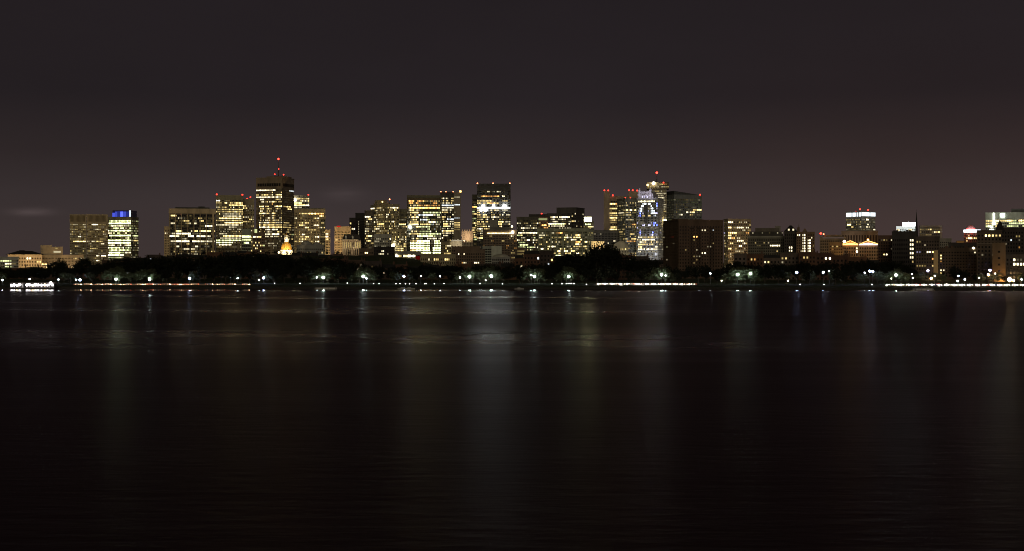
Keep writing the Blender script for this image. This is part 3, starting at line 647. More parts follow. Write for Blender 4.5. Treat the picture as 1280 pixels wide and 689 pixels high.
for x in (673.5,682,688.5,696.5,704,711.5,719,728,735): m.box(B.lx(x)-.8,B.lx(x)+.8,-B.d/2-1.1,-B.d/2+.2,-3,B.h+.6)
m.box(-B.w/2-.7,B.w/2+.5,-B.d/2-1.3,-B.d/2+.2,B.h-2.6,B.h+1.3); m.build('pier_frame',wall((.44,.46,.34)),B.root)
B = Block('theatre_block','small block with brilliantly floodlit yellow columns beside the apartment slab','building',739.5,755,302.5,1850,d=22,st=4,bay=2.2,pf=.4,sf=.4,wallc=(.5,.42,.28),cap=2,gl=(.05,.04,.03),L=[(312.2,741,745,'Y!!'),(310,741,744,'Y'),(315,742,744,'Y'),(319.5,742,746,'W'),(307,746,747,'O!')])
for i,x in enumerate((746.3,748.6,750.9,753.2)):
    m=MB(); m.cyl(B.lx(x),-B.d/2-1.3,B.lz(310.5),B.lz(302.5),.7,.6,8); m.build('column',wall((.6,.52,.38)),B.root)
for x in (746.5,750,753.5): lamp_light('SPOT','column_floodlight',(tx(x)*1832,1832,zat(312,1832)),1.4e4,(1,.78,.42),(tx(x)*1850,1850,zat(306,1850)),.5,80)
B = Block('low_block','dim low block with pin-prick lights behind the floodlit theatre columns','building',741,774,288.5,2150,d=26,st=2.9,bay=1.8,pf=.4,sf=.45,wallc=(.16,.15,.14),cap=2,gl=(.03,.03,.03),R=[(.07,['Y-','W-','W'])])
B = Block('office_tower','pale twin-pillared tower with yellow windows between its pillars','tower',761,786,246,2250,d=30,st=2.9,bay=2,pf=.12,sf=.42,wallc=(.40,.32,.24),cap=4,gl=(.02,.018,.015),
  L=[(253.5,761,770,'Y!'),(253.5,770,772,'O'),(259.5,761,771,'Y'),(265.5,761,766,'Y'),(265.5,767,771,'Y'),(270.7,761,771,'Y!'),(276,764,771,'Y-'),(276,766,769,'Y'),(282.2,765,771,'Y'),(285.5,761,771,'Y!'),(279,761,771,'Y--'),(268,761,771,'Y-'),(287.8,762,769,'Y-')])
for xa,xb,yt in ((754.8,762.3,239),(785.5,797.2,239.5)):
    m=MB(); m.box((xa-773.5)/F*B.Y,(xb-773.5)/F*B.Y,-B.d/2-2.5,B.d/2-2,-3,B.lz(yt)); m.build('pillar',wall((.48,.37,.27)),B.root)
def bulb(B,px,py,r,col,st,ref,y=-2):
    if col!='W' and col!='Y': r*=.7
    m=MB(); m.sphere((px-ref)/F*B.Y,-B.d/2+y,B.lz(py),r,8,6); m.build('beacon',glow(col,st),B.root)
for x,y in ((755.6,238),(760.3,238.2),(786.3,238),(790.8,238),(796.3,238.4),(766,244.2),(788.3,249.5)): bulb(B,x,y,1.7,'R',5,773.5)
B = Block('office_tower','dark glass tower with scattered yellow windows before the pillared tower','tower',771.5,797,248.5,2120,c=782,a=20,st=3.0,bay=1.8,pf=.3,sf=.45,wallc=(.20,.20,.19),cap=3,gl=(.022,.024,.026),
  L=[(266,774,780,'W!'),(263.5,783,785,'Y!'),(263,788,790,'Y!!'),(263,793,796,'Y!'),(273.5,786,788,'Y'),(278.5,780,782,'Y'),(281,792,796,'O'),(289,774,778,'Y'),(293.5,788,792,'Y'),(298,780,782,'W'),(300,785,796,'O-'),(298,791,796,'Y!'),(310,782,784,'Y!'),(313,781,784,'W!'),(309,785,787,'Y')],R=[(.22,['Y','Y-','W-'])])
for x,y in ((772.5,247.3),(788,247.5)): B.beacon(x,y,1.6)
B = Block('office_tower','banded grey tower topped by a wide lit ring and a red-tipped mast','tower',813.5,833,236,2300,d=34,st=2.8,bay=1.8,pf=.12,sf=.5,wallc=(.50,.45,.38),cap=1,gl=(.09,.08,.065),
  L=[(240,822,830,'W-'),(245,818,829,'W-'),(247.5,823,829,'W'),(262,818,831,'W-'),(274,823,831,'W'),(288,823,829,'W!'),(256,820,831,'W-')],R=[(.35,['W--','Y--','W-'])])
m=MB(); m.box(-B.w/2-6.5,B.w/2+4,-B.d/2-3,B.d/2+3,B.h-.2,B.h+10.5); m.build('roof_ring',wall((.20,.17,.13)),B.root)
for i in range(11):
    for k in range(2):
        if rnd.random()<.62:
            x=-B.w/2-5+i*3.2; z=B.h+2+k*4.2
            m=MB(); m.box(x,x+1.7,-B.d/2-3.12,-B.d/2-3.02,z,z+1.8); m.build('window',lit(rnd.choice(['Y','W','O','Y!'])),B.root)
m=MB(); m.cyl((821-823.2)/F*B.Y,0,B.h+10.2,B.lz(216),.9,.3,8); m.build('mast',METAL,B.root)
bulb(B,821,215.2,2.5,'R',9,823.2,y=B.d/2); bulb(B,829.3,228.5,1.6,'R',5,823.2,-3.5); bulb(B,817,229.3,2.3,'W',30,823.2,-5); bulb(B,809.5,231.5,1.4,'Y',9,823.2,-5)
B = Block('office_tower','ornate tower outlined with blue and violet lights under a floodlit crown','tower',796,829.5,248,2100,c=822,a=-16,st=3.0,bay=1.75,pf=.28,sf=.4,wallc=(.42,.41,.40),cap=1.5,gl=(.04,.04,.045),
  L=[(251,798,800,'W'),(251,802,818,'W!'),(254.5,804,808,'C!'),(254.5,810,813,'C!'),(257,802.5,804,'C!'),(257,813.5,815,'C!'),(260,801,802.6,'C!'),(260,814,816,'C!'),(263,800.5,802,'C!'),(263,815,817.5,'C!'),(266.3,800.5,801,'B!!'),(266.3,815,818,'C!'),(268.8,800,801,'B!'),(268.8,803,813,'Y'),(268.8,817,820,'C'),(254.5,820.3,820.6,'B!!'),(257.5,820.3,820.6,'B!!'),(265.5,819,821,'V!'),(281,803,805.5,'V!'),(281,810.3,812.6,'V!'),(279,818,820,'B!!'),(282,817,818,'B!!'),(282,821,821.5,'B!!'),(290.5,799.8,800.2,'B!!'),(293.3,800.6,801,'V!'),(290.5,815.2,815.8,'B!!'),(293.3,815.2,815.6,'V!'),(297,803,818,'Y'),(300,803,818,'W!'),(305,799,809,'Y!'),(305,812,816,'Y!'),(310.7,798,805,'W!'),(310.7,809,817,'W!'),(313.8,799,801,'W'),(274,822,829,'W'),(288,822,829,'W!'),(251,822,829,'W-')],
  R=[(.36,['Y','W','Y-'],295,314),(.14,['W--','V-'],258,295),(.5,['W--','W---'],255,318,822,830),(.3,['W--'],312,322)],gain=1.0)
m=MB(); m.box(B.lx(797.5),B.lx(816),-B.d/2+.5,B.d/2-6,B.h-.2,B.lz(243)); m.box(B.lx(799),B.lx(814),-B.d/2+2,B.d/2-8,B.lz(243.2),B.lz(239))
for x in (797.8,801,806.5,811,815.3): m.box(B.lx(x)-.8,B.lx(x)+.8,-B.d/2+.2,-B.d/2+1.2,B.h,B.lz(242))
m.build('crown',wall((.5,.48,.48)),B.root)
for x in (799.3,812.8):
    m=MB(); m.box(B.lx(x)-1.4,B.lx(x)+1.4,-B.d/2-.3,-B.d/2+3,B.lz(247),B.lz(237.5)); m.frus(B.lx(x)-1.4,B.lx(x)+1.4,-B.d/2-.3,-B.d/2+3,B.lz(237.5),B.lz(234.5),1.3,1.5); m.build('turret',wall((.62,.6,.6)),B.root)
m=MB(); 
for x in (798.2,803,806,809,812,815.5): m.box(B.lx(x)-.7,B.lx(x)+.7,-B.d/2+.28,-B.d/2+.45,B.lz(247.2),B.lz(244.6))
m.build('crown_light',lit('V!'),B.root)
for x in (800,807,814): lamp_light('SPOT','crown_floodlight',(tx(x)*2085,2085,zat(252,2085)),.9e4,(.8,.74,1),(tx(x)*2100,2100,zat(242,2100)),.5,70)
for x in (801,812,823): lamp_light('POINT','street_floodlight',(tx(x)*2068,2068,zat(318,2068)),0.8e4,(.9,.92,1),size=2)
B.flood(829,276.8,3.0,'Y',22)
m=MB(); m.box(B.lx(805.5),B.lx(809.5),-B.d/2-.6,-B.d/2-.1,B.lz(279),B.lz(256)); m.build('central_bay',wall((.12,.115,.12)),B.root)
B = Block('office_tower','unlit-topped slab tower with sloping parapet and pale grid of windows','tower',832.5,877,244,2300,c=842.5,a=24,st=3.1,bay=2.3,pf=.22,sf=.42,wallc=(.24,.25,.25),cap=3.5,gl=(.055,.06,.06),
  L=[(261,868,870,'Y'),(261,872,876,'Y!'),(263.3,866,868,'Y!'),(263.3,858,860,'W'),(268,850,852,'W'),(268.5,864,866,'Y'),(263.5,861,863,'W-')],R=[(.5,['W----','G----','W-----'])])
m=MB(); n=len(m.v); w2,d2=B.w/2,B.d/2; zl,zr=B.lz(238.6),B.h-.2
m.v+=[(-w2,-d2,B.h-.25),(w2,-d2,B.h-.25),(w2,d2,B.h-.25),(-w2,d2,B.h-.25),(-w2,-d2,zl),(w2,-d2,zr+.6),(w2,d2,zr+.6),(-w2,d2,zl)]
for q in ((0,3,2,1),(4,5,6,7),(0,1,5,4),(1,2,6,5),(2,3,7,6),(3,0,4,7)): m.f.append(q); m.sm.append(False)
m.build('sloping_parapet',wall((.08,.082,.085)),B.root); bulb(B,876,243,1.9,'R',5,859.5,-0.5)
B = Block('gabled_hall','pale gabled hall with a moulded pediment below the blue-lit tower','hall',767,785,306.5,1850,d=26,st=3.4,bay=2,pf=.5,sf=.5,wallc=(.50,.46,.36),cap=2.5,gl=(.05,.045,.04),parapet=False,L=[(312,781,782,'Y!')],R=[(.12,['Y-'])])
m=MB(); w2,d2,h=B.w/2,B.d/2,B.h
for y in (-d2-.5,):
    n=len(m.v); m.v+=[(-w2-.6,y,h-.1),(w2+.6,y,h-.1),(0,y,h+5.5),(-w2-.6,d2,h-.1),(w2+.6,d2,h-.1),(0,d2,h+5.5)]
    for q in ((0,1,2),(3,5,4),(0,2,5,3),(1,4,5,2),(0,3,4,1)): m.f.append(tuple(n+k for k in q)); m.sm.append(False)
m.build('roof',wall((.5,.46,.36)),B.root)
m=MB(); m.tube((-w2-1,-d2-1,h),(0,-d2-1,h+5.8),.45,.45,4); m.tube((w2+1,-d2-1,h),(0,-d2-1,h+5.8),.45,.45,4); m.build('pediment',wall((.6,.56,.45)),B.root)
lamp_light('POINT','street_floodlight',(tx(776)*1815,1815,zat(320,1815)),4e3,(1,.9,.7),size=1)
# ---------------------------------------------------------------- dark apartment block near the bank
B = Block('apartment_block','big dark brick apartment block with few lit windows near the river','apartments',829,903.5,276,1300,c=848.5,a=20,st=4.1,bay=3.6,pf=.55,sf=.55,wallc=(.16,.105,.075),cap=4.5,gl=(.02,.017,.015),
  L=[(295.6,867.5,872.5,'O!'),(287,879,880,'W'),(287.3,890,891,'C'),(309,883,888,'W--'),(312,871,872,'W'),(316.5,879,881,'W!'),(308.8,833,834,'G-'),(300,866,867,'Y--'),(324.5,833,834,'W-'),(319,866,868,'Y--'),(304.5,842,843,'W--'),(302,890,891,'Y--'),(296,841,842,'R-'),(296,839,840,'R--'),(323.5,870,872,'Y-'),(320,871,873,'W--'),(310.5,857,858,'Y--'),(296.5,830,831,'W-'),(329,866,868,'Y--')])
B.roofbox(853,866,273,y0=-B.d*.2,y1=B.d*.2); B.roofbox(874,888,273.5,y0=-B.d*.1,y1=B.d*.3)
m=MB(); m.cyl(B.lx(858),0,B.h+1,B.lz(270.8),.25,.2,6); m.cyl(B.lx(881),2,B.h+1,B.lz(271.5),.25,.2,6); m.build('aerial',METAL,B.root)
m=MB()
for r in range(1,14):
    for x in (864.5,873.5,889): m.box(B.lx(x)-2.0,B.lx(x)+2.0,-B.d/2-1.4,-B.d/2-.2,B.h-4-r*3.05,B.h-3.0-r*3.05)
m.build('balcony_stack',wall((.10,.07,.055)),B.root)
# ---------------------------------------------------------------- right
B = Block('apartment_tower','tan tower with red corner beacons and scattered yellow windows','tower',905,938.5,274.5,1750,c=910,a=20,st=3.3,bay=2.3,pf=.4,sf=.45,wallc=(.40,.33,.24),cap=1,gl=(.045,.038,.03),
  L=[(277.3,912,913,'W!'),(277.3,914,916,'W!'),(277.3,930,931,'W'),(285,911,913,'Y!!'),(285,923,928,'W!'),(285,934,936,'W'),(290,911,913,'Y!'),(290,915,919,'Y!'),(293.5,911,913,'Y!!'),(296.6,911,913,'Y!'),(296.6,916,917,'O'),(296.6,921,925,'W'),(301.3,923,926,'W!'),(301.3,927,929,'W!'),(304.7,930,931,'W!'),(307.2,924,927,'W!'),(310,912,913,'Y!'),(310,930,931,'W'),(313,920,928,'W-'),(289.5,934,936,'O'),(300,905,906,'W'),(295,905,906,'W'),(305,905.5,907,'Y'),(291,905,906,'V'),(308,906,907,'W')],R=[(.12,['Y','Y-','W-'])])
for x in (911.3,935.6): B.beacon(x,275,1.9,'R',6)
lamp_light('POINT','street_floodlight',(tx(922)*1710,1710,12),2.2e4,SOD,size=2)
B = Block('hotel_block','broad stepped hotel with a pale ledge and three bright windows in a row','hotel',935,981,296,1650,d=34,st=3.5,bay=2.6,pf=.45,sf=.5,wallc=(.22,.20,.16),cap=1.5,gl=(.028,.026,.022),
  L=[(302,944,945,'Y-'),(302,954,955,'Y-'),(307.3,964.5,966,'W!'),(307.3,968,969.5,'W!'),(307.3,971,973,'W!'),(311.5,971,972,'Y'),(306,948,949,'Y--'),(302.5,961,962,'W-')])
m=MB(); m.box(-B.w/2-.8,B.w/2+.8,-B.d/2-1,-B.d/2+.1,B.h-.9,B.h+.3); m.build('ledge',wall((.5,.47,.4)),B.root)
B.roofbox(937,979,289.5,'upper_storey',wall((.10,.09,.08)),-B.d/2+2,B.d/2-2); B.roofbox(944,974,285,'attic',wall((.2,.17,.14)),-B.d/2+5,B.d/2-5); B.roofbox(969,976,282.3,'plant_room',wall((.34,.31,.27)),-3,5)
for x in (941,953,962,972,978):
    m=MB(); m.box(B.lx(x)-.7,B.lx(x)+.7,-B.d/2+1.85,-B.d/2+1.95,B.lz(292),B.lz(290.5)); m.build('window',lit(rnd.choice(['W-','W','Y--'])),B.root)
B = Block('gabled_tower','dark peaked-roof block with two lit attic windows beside the broad hotel','building',980.5,996,289,1620,d=26,st=3.9,bay=2.4,pf=.5,sf=.5,wallc=(.10,.085,.075),cap=2,gl=(.015,.014,.013),parapet=False,L=[(307,987.5,989,'W!'),(311.8,987.5,989,'W!')])
m=MB(); m.frus(-B.w/2-.5,B.w/2+.5,-B.d/2-.5,B.d/2+.5,B.h-.1,B.lz(281.5),B.w*.46,B.d*.46); m.build('roof',ROOF,B.root)
for x in (986,991.6):
    m=MB(); m.box(B.lx(x)-1.3,B.lx(x)+1.3,-B.d/2+.2,-B.d/2+4,B.h,B.h+3.2); dm=m.build('dormer',wall((.12,.1,.09)),B.root)
    m=MB(); m.box(B.lx(x)-.95,B.lx(x)+.95,-B.d/2,-B.d/2+.18,B.h+.6,B.h+2.6); m.build('pane',lit('W!'),dm)
B = Block('gabled_apartments','stepped-gable apartment house with two bright columns of windows','apartments',996,1018,291,1600,d=26,st=3.35,bay=2.2,pf=.45,sf=.45,wallc=(.22,.15,.10),cap=.5,gl=(.025,.02,.016),
  L=[(y,1004.6,1005.6,'W!') for y in (292,295.5,299,302.3,305.8,309,312.4)]+[(y,1010.6,1011.6,'W!') for y in (299.2,302.5,306,309.2,312.6)]+[(295,1014,1015,'W'),(292.5,997.5,998.5,'W!'),(306,1016,1017,'Y-'),(313,1001,1002,'W-')])
m=MB(); m.frus(B.lx(1002),B.lx(1010),-B.d/2,-B.d/2+10,B.h-.2,B.lz(285.8),3,.5); m.build('gable',B.wm,B.root)
m=MB(); m.box(B.lx(998)-1.4,B.lx(998)+1.4,-2,2,B.h-.3,B.lz(284)); m.cyl(B.lx(998.5),0,B.lz(284.2),B.lz(279.5),.5,.1,6); m.build('chimney',B.wm,B.root)
B = Block('low_block','low terraced block with a red rooftop light and lit ledge','building',1025,1057,297,1750,d=26,st=3.6,bay=2.6,pf=.45,sf=.5,wallc=(.30,.22,.15),cap=2,gl=(.035,.027,.02),R=[(.06,['Y--'])])
m=MB(); 
for i in range(20): m.box(B.lx(1029.5+i*1.3)-.45,B.lx(1029.5+i*1.3)+.45,-B.d/2-.9,-B.d/2-.3,B.lz(298),B.lz(297))
m.build('ledge_light',lit('P-'),B.root)
B.roofbox(1030,1052,293.5); B.beacon(1025.9,291.8,2.0,'R',9); B.beacon(1029.5,292.7,1.5,'O',5)
B = Block('brick_house','warm brick house with two dim lit windows beneath the terraced block','house',1037,1053,303.5,1600,d=20,st=3.6,bay=2.6,pf=.5,sf=.5,wallc=(.32,.2,.1),cap=2,L=[(305.8,1041,1042,'Y-'),(305.8,1045.5,1046.5,'Y-'),(309.5,1041,1042,'O--')])
lamp_light('POINT','street_floodlight',(tx(1044)*1570,1570,10),1.2e4,SOD,size=1)
B = Block('office_tower','square tower with a blazing white top band and three red beacons','tower',1057.5,1094,265,1950,c=1076.5,a=-38,st=3.1,bay=1.9,pf=.10,sf=.5,wallc=(.36,.34,.29),cap=7,gl=(.07,.065,.055),
  L=[(281.2,1060.5,1063,'Y!!'),(284.5,1064.5,1066,'Y'),(284,1075,1076,'W-'),(271.5,1083,1085,'W!!'),(280,1084,1085,'W'),(284,1083.5,1084.5,'W'),(286.5,1092,1093,'W!'),(284.5,1086,1087,'W')],R=[(.4,['Y--','W--'])])
w2,d2=B.w/2,B.d/2
m=MB(); n=14
for i in range(n):
    x0=-w2+1+i*(B.w-1)/n; 
    if rnd.random()<.9: m.box(x0,x0+(B.w-1)/n*.93,-d2-.7,-d2-.45,B.h-6.2,B.h-.8)
for i in range(n):
    y0=-d2+.3+i*(B.d-.6)/n
    if i not in (8,): m.box(w2+.45,w2+.7,y0,y0+(B.d-.6)/n*.95,B.h-5.6,B.h-.4)
m.build('light_band',lit('C!',1.3),B.root)
for x,y in ((1070,264.2),(1075,261),(1085.2,262.2)): B.beacon(x,y,1.8,'R',6,y=0)
B = Block('podium_block','brown columned podium block under the tower with the white top band','building',1052,1097,289.5,1900,d=30,st=13,bay=3.4,pf=.4,sf=.2,wallc=(.30,.19,.12),cap=2,gl=(.06,.035,.022))
for x in (1060,1075,1090): lamp_light('POINT','street_floodlight',(tx(x)*1875,1875,zat(303,1875)),.8e3,SOD,size=1)
for (x0,x1,xp,lab) in ((1052,1072.5,1063,'gabled market hall with orange-lit eaves beside the terraced block'),(1074,1098,1085,'wider gabled market hall with brighter orange-lit eaves and a roof lamp')):
    B = Block('market_hall',lab,'market hall',x0,x1,306,1700,d=30,st=4.2,bay=2.8,pf=.45,sf=.45,wallc=(.30,.22,.15),cap=1.5,gl=(.03,.024,.018),parapet=False,L=([(310.5,1072,1073,'W!'),(313.8,1070,1071,'W!!'),(314.4,1074,1076,'W!!')] if x0<1060 else []))
    w2,d2,h=B.w/2,B.d/2,B.h; m=MB(); n=0
    zp=B.lz(301.5)
    m.v+=[(-w2-.6,-d2-.6,h-.1),(w2+.6,-d2-.6,h-.1),(B.lx(xp),-d2-.6,zp),(-w2-.6,d2,h-.1),(w2+.6,d2,h-.1),(B.lx(xp),d2,zp)]
    for q in ((0,1,2),(3,5,4),(0,2,5,3),(1,4,5,2),(0,3,4,1)): m.f.append(q); m.sm.append(False)
    m.build('roof',wall((.45,.3,.16)),B.root)
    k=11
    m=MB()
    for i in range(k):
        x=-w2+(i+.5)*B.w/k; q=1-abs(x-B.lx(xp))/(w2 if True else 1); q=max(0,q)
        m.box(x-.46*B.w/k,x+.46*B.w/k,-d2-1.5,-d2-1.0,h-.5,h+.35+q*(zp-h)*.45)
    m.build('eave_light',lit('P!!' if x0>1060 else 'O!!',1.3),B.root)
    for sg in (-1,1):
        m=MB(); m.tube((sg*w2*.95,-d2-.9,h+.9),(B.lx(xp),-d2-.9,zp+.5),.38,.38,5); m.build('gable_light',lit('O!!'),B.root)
    for i in range(3): 
        x=x0+(i+.5)*(x1-x0)/3; lamp_light('POINT','eave_floodlight',(tx(x)*1680,1680,zat(304.8,1680)),1.4e3,(1,.5,.15),size=.6)
    if x0>1060: B.flood(1085,299.8,1.2,'O',8)
    else: B.flood(1055.3,302,1.6,'W',10)
B = Block('brick_apartments','dark brick apartment house with a regular window grid beside the blank dark block','apartments',1097.5,1116,295.5,1350,d=24,st=3.6,bay=3.0,pf=.5,sf=.5,wallc=(.19,.11,.08),cap=2,gl=(.018,.015,.014),
  L=[(300,1105,1108.5,'Y-'),(300.2,1114,1115,'W'),(300,1101,1102,'W--'),(316.5,1106,1107,'Y!'),(317,1108,1109,'W!'),(311,1114,1115,'W--')])
B = Block('dark_block','blank dark block with one vertical column of lit stair windows','building',1115.5,1145,290.5,1300,d=30,st=5.35,bay=2.6,pf=.4,sf=.5,wallc=(.075,.065,.062),cap=6,gl=(.018,.016,.016),
  L=[(y+.6,1139.6,1140.6,'W!') for y in (300.2,305.7,311.2,316.5,322)]+[(326.9,1140,1140.6,'Y-')])
m=MB(); 
for i in range(8): m.box(B.lx(1118+i*3.2)-1,B.lx(1118+i*3.2)+1,-B.d/2+1,-B.d/2+3,B.h-.3,B.h+.8+1.6*rnd.random())
m.build('roof_plant',ROOF,B.root)
B = Block('sign_block','block under a blazing white rooftop sign behind the blank dark block','building',1120.5,1146,283.8,1800,d=26,st=3.0,bay=2,pf=.35,sf=.45,wallc=(.36,.35,.32),cap=1.5,gl=(.06,.06,.055),L=[(285.5,1122,1123,'Y'),(289,1122,1123,'Y'),(285.5,1137,1139,'Y')],R=[(.15,['Y-','W-'])])
m=MB(); m.box(B.lx(1128.2),B.lx(1143.8),-B.d/2-.4,-B.d/2+.4,B.h+.4,B.lz(278.0)); m.build('sign',glow((.82,.93,1),30),B.root)
lamp_light('POINT','sign_floodlight',(tx(1136)*1770,1770,zat(283,1770)),9e4,(.85,.95,1),size=2)
def church():
    Y=1700; x=tx(1145.6)*Y; zb=gz(x,Y); r=tag(empty('church',(x,Y,zb),-math.atan(tx(1145.6))),'church with a thin dark spire beside the white rooftop sign','church')
    z=lambda py: zat(py,Y)-zb
    m=MB(); m.box(-2.4,2.4,-2.4,2.4,-2,z(296)); m.build('tower',wall((.2,.17,.15)),r)
    m=MB(); m.cyl(0,0,z(296)-.1,z(264.5),2.1,.12,8,False); m.cyl(0,0,z(264),z(261.8),.12,.05,5); m.build('spire',ROOF,r)
    m=MB(); m.box(-3,12,3,26,-2,z(308)); n=len(m.v)
    m.v+=[(-3.5,2.9,z(308)-.1),(12.5,2.9,z(308)-.1),(4.5,2.9,z(301)),(-3.5,26,z(308)-.1),(12.5,26,z(308)-.1),(4.5,26,z(301))]
    for q in ((0,1,2),(3,5,4),(0,2,5,3),(1,4,5,2)): m.f.append(tuple(n+k for k in q)); m.sm.append(False)
    m.build('nave',wall((.2,.17,.15)),r)
church()
B = Block('office_block','grey block with a pale corner pier right of the church spire','building',1149.5,1177.5,283,1750,d=26,st=3.3,bay=2.4,pf=.35,sf=.45,wallc=(.24,.22,.19),cap=1.5,gl=(.045,.04,.035),L=[(285.8,1161,1163,'Y'),(288.5,1168,1170,'W!'),(290.5,1172,1175,'Y!')],R=[(.1,['Y--'])])
m=MB(); m.box(B.lx(1174.8),B.lx(1177.3),-B.d/2-.9,-B.d/2+.2,-2,B.h+.8); m.box(B.lx(1150),B.lx(1177.3),-B.d/2-.95,-B.d/2+.1,B.h-1.2,B.h+.9); m.build('pier_frame',wall((.4,.36,.3)),B.root)
B = Block('stone_block','pale low block peeking over the dark roofs near the corner-piered block','building',1170,1189,299,1650,d=20,st=3,bay=2.2,pf=.4,sf=.5,wallc=(.3,.27,.23),cap=2,R=[(.05,['Y--'])])
B = Block('brick_apartments','dark apartment house with a pale lit stair strip and three warm windows','apartments',1145,1174,297,1220,d=26,st=4.3,bay=3.1,pf=.5,sf=.5,wallc=(.085,.07,.065),cap=2,gl=(.016,.015,.015),
  L=[(300.3,1143,1149.5,'Y-'),(313.3,1160.3,1161.5,'W!'),(313.3,1165.5,1169,'O!'),(324.3,1164.5,1166,'O'),(332,1164.5,1166,'Y'),(331.5,1151,1156,'Y-'),(332,1145,1149,'Y--'),(305,1155,1156,'W--'),(313.3,1147,1149,'V--')])
m=MB(); m.box(B.lx(1167),B.lx(1172.5),-B.d/2-1.6,-B.d/2-.2,-1,B.lz(313)); m.build('stair_strip',wall((.42,.34,.22)),B.root)
lamp_light('POINT','street_floodlight',(tx(1171)*1190,1190,6),5e3,SOD,size=.8)
B = Block('brick_row','long dark brick row with one tall lit stair window','building',1174.5,1224,311,1230,d=24,st=3.7,bay=3.3,pf=.5,sf=.5,wallc=(.10,.075,.06),cap=2,gl=(.016,.014,.013),
  L=[(319,1177,1178,'Y!'),(322.6,1177,1178,'Y!'),(337.5,1177.3,1178.3,'W'),(341,1177.3,1178,'Y'),(309,1217,1218,'W'),(326,1177,1178,'O-')])
m=MB(); 
for x in (1183,1190,1208,1219): m.box(B.lx(x)-1,B.lx(x)+1,-2,0,B.h-.3,B.h+2.5)
m.build('chimney',wall(BRICK),B.root); B.flood(1217,310.2,1.0,'W',7)
B = Block('dormer_house','dark house with an orange-lit dormer behind the long brick row','house',1186,1222,304.5,1330,d=24,st=3.6,bay=3,pf=.5,sf=.5,wallc=(.08,.065,.06),cap=2)
m=MB(); m.box(B.lx(1195.3),B.lx(1205.3),-B.d/2+.5,-B.d/2+4,B.h-.3,B.lz(301)); dm=m.build('dormer',wall((.35,.2,.08)),B.root)
m=MB(); m.box(B.lx(1196),B.lx(1204.8),-B.d/2+.2,-B.d/2+.45,B.lz(304.3),B.lz(302.2)); m.build('pane',lit('O-'),dm)
B = Block('sign_block','block carrying a long white-blue sign beneath a red lit dome','building',1205,1222,291.2,1700,d=22,st=3.3,bay=2.3,pf=.4,sf=.45,wallc=(.34,.27,.2),cap=1,gl=(.03,.026,.02),L=[(296,1211,1213.5,'Y!!'),(295.5,1218.5,1220,'Y!'),(298.5,1218.5,1220,'Y')],R=[(.1,['Y-'])])
m=MB(); m.box(-B.w/2-.4,B.w/2+3.5,-B.d/2-1,-B.d/2+.3,B.h+.9,B.lz(287.5)); m.build('sign',glow((.88,.9,1),10),B.root)
m=MB(); m.sphere(0,0,B.lz(287.8),5.5,20,8,B.lz(281)-B.lz(287.8),True); m.build('dome',wall((.6,.3,.28)),B.root)
m=MB(); 
for i in range(7): m.sphere(-4.5+i*1.5,-5.2+abs(i-3)*.5,B.lz(286.3),.5,6,4)
m.build('dome_light',glow((1,.1,.09),7),B.root)
lamp_light('POINT','dome_floodlight',(tx(1213)*1690,1692,zat(284.5,1690)),3.5e3,(1,.08,.08),size=.5)
B = Block('stone_apartments','stone apartment house with three attic windows below the vertical sign','apartments',1221.5,1252,289,1180,d=26,st=4.8,bay=4.2,pf=.5,sf=.5,wallc=(.14,.105,.08),cap=2,gl=(.02,.017,.015),
  L=[(294.8,1231.5,1233,'Y!'),(294.8,1238.7,1240,'Y!'),(294.3,1247.5,1248.5,'Y'),(318.5,1226,1227,'W-'),(318.5,1239,1240,'W--')])
m=MB(); m.box(-B.w/2-.4,B.w/2+.4,-B.d/2-.8,-B.d/2+.1,B.lz(304.8),B.lz(303.8)); m.build('ledge',wall((.25,.2,.16)),B.root)
m=MB(); m.frus(B.lx(1243),B.w/2+3,-6,6,B.h-.2,B.lz(275),4.6,5.6); m.build('roof',ROOF,B.root)
B = Block('white_block','long white-topped office block with a bright vertical sign and green-white lamp','building',1232,1300,266.5,1600,d=40,st=3.4,bay=2.3,pf=.2,sf=.42,wallc=(.42,.42,.36),cap=7,gl=(.04,.04,.032),
  L=[(275,1233,1235,'Y'),(275,1244,1248,'Y!'),(275,1258,1265,'Y!'),(275,1275,1277,'Y!'),(279,1262,1282,'G'),(280,1233,1240,'Y'),(283.5,1233,1240,'G!')],R=[(.45,['G-','Y-','Y'],274,286),(.5,['Y','G'],276,286,1232,1242)])
m=MB(); m.box(-B.w/2-2,B.lx(1243),-B.d/2-4,B.d/2,B.h-.3,B.h+2); 
B.roofbox(1264,1292,260.8,mat=wall((.12,.115,.11)))
m=MB(); m.box(B.lx(1241.2),B.lx(1243),-B.d/2-1.6,-B.d/2-.9,B.lz(281),B.lz(266)); m.box(B.lx(1240.3),B.lx(1245),-B.d/2-1.7,-B.d/2-.95,B.lz(280.8),B.lz(278)); m.box(B.lx(1238),B.lx(1241),-B.d/2-1.65,-B.d/2-.92,B.lz(285),B.lz(283)); m.box(B.lx(1237),B.lx(1242.5),-B.d/2-1.68,-B.d/2-.93,B.lz(288.6),B.lz(286.3)); m.build('sign',glow((.95,1,.85),4.5),B.root)
m=MB(); m.box(B.lx(1250.8),B.lx(1255.8),-B.d/2-1.5,-B.d/2-.8,B.lz(271.5),B.lz(267)); m.build('floodlight',glow((.85,1,.85),7),B.root)
lamp_light('POINT','sign_floodlight',(tx(1254)*1570,1570,zat(269,1570)),1.0e4,(.95,1,.85),size=1)
B = Block('dark_apartments','dark apartment block with four pale windows below the white-topped block','apartments',1252,1300,285.5,1260,d=26,st=4.6,bay=3.3,pf=.5,sf=.5,wallc=(.075,.06,.055),cap=2,gl=(.02,.018,.017),
  L=[(295.3,1270,1271,'Y-'),(295.3,1273.5,1275,'Y-'),(300.3,1263,1264,'C'),(299.5,1272.5,1274,'W--'),(307,1273,1274,'O--'),(305.5,1255,1256,'W--')])
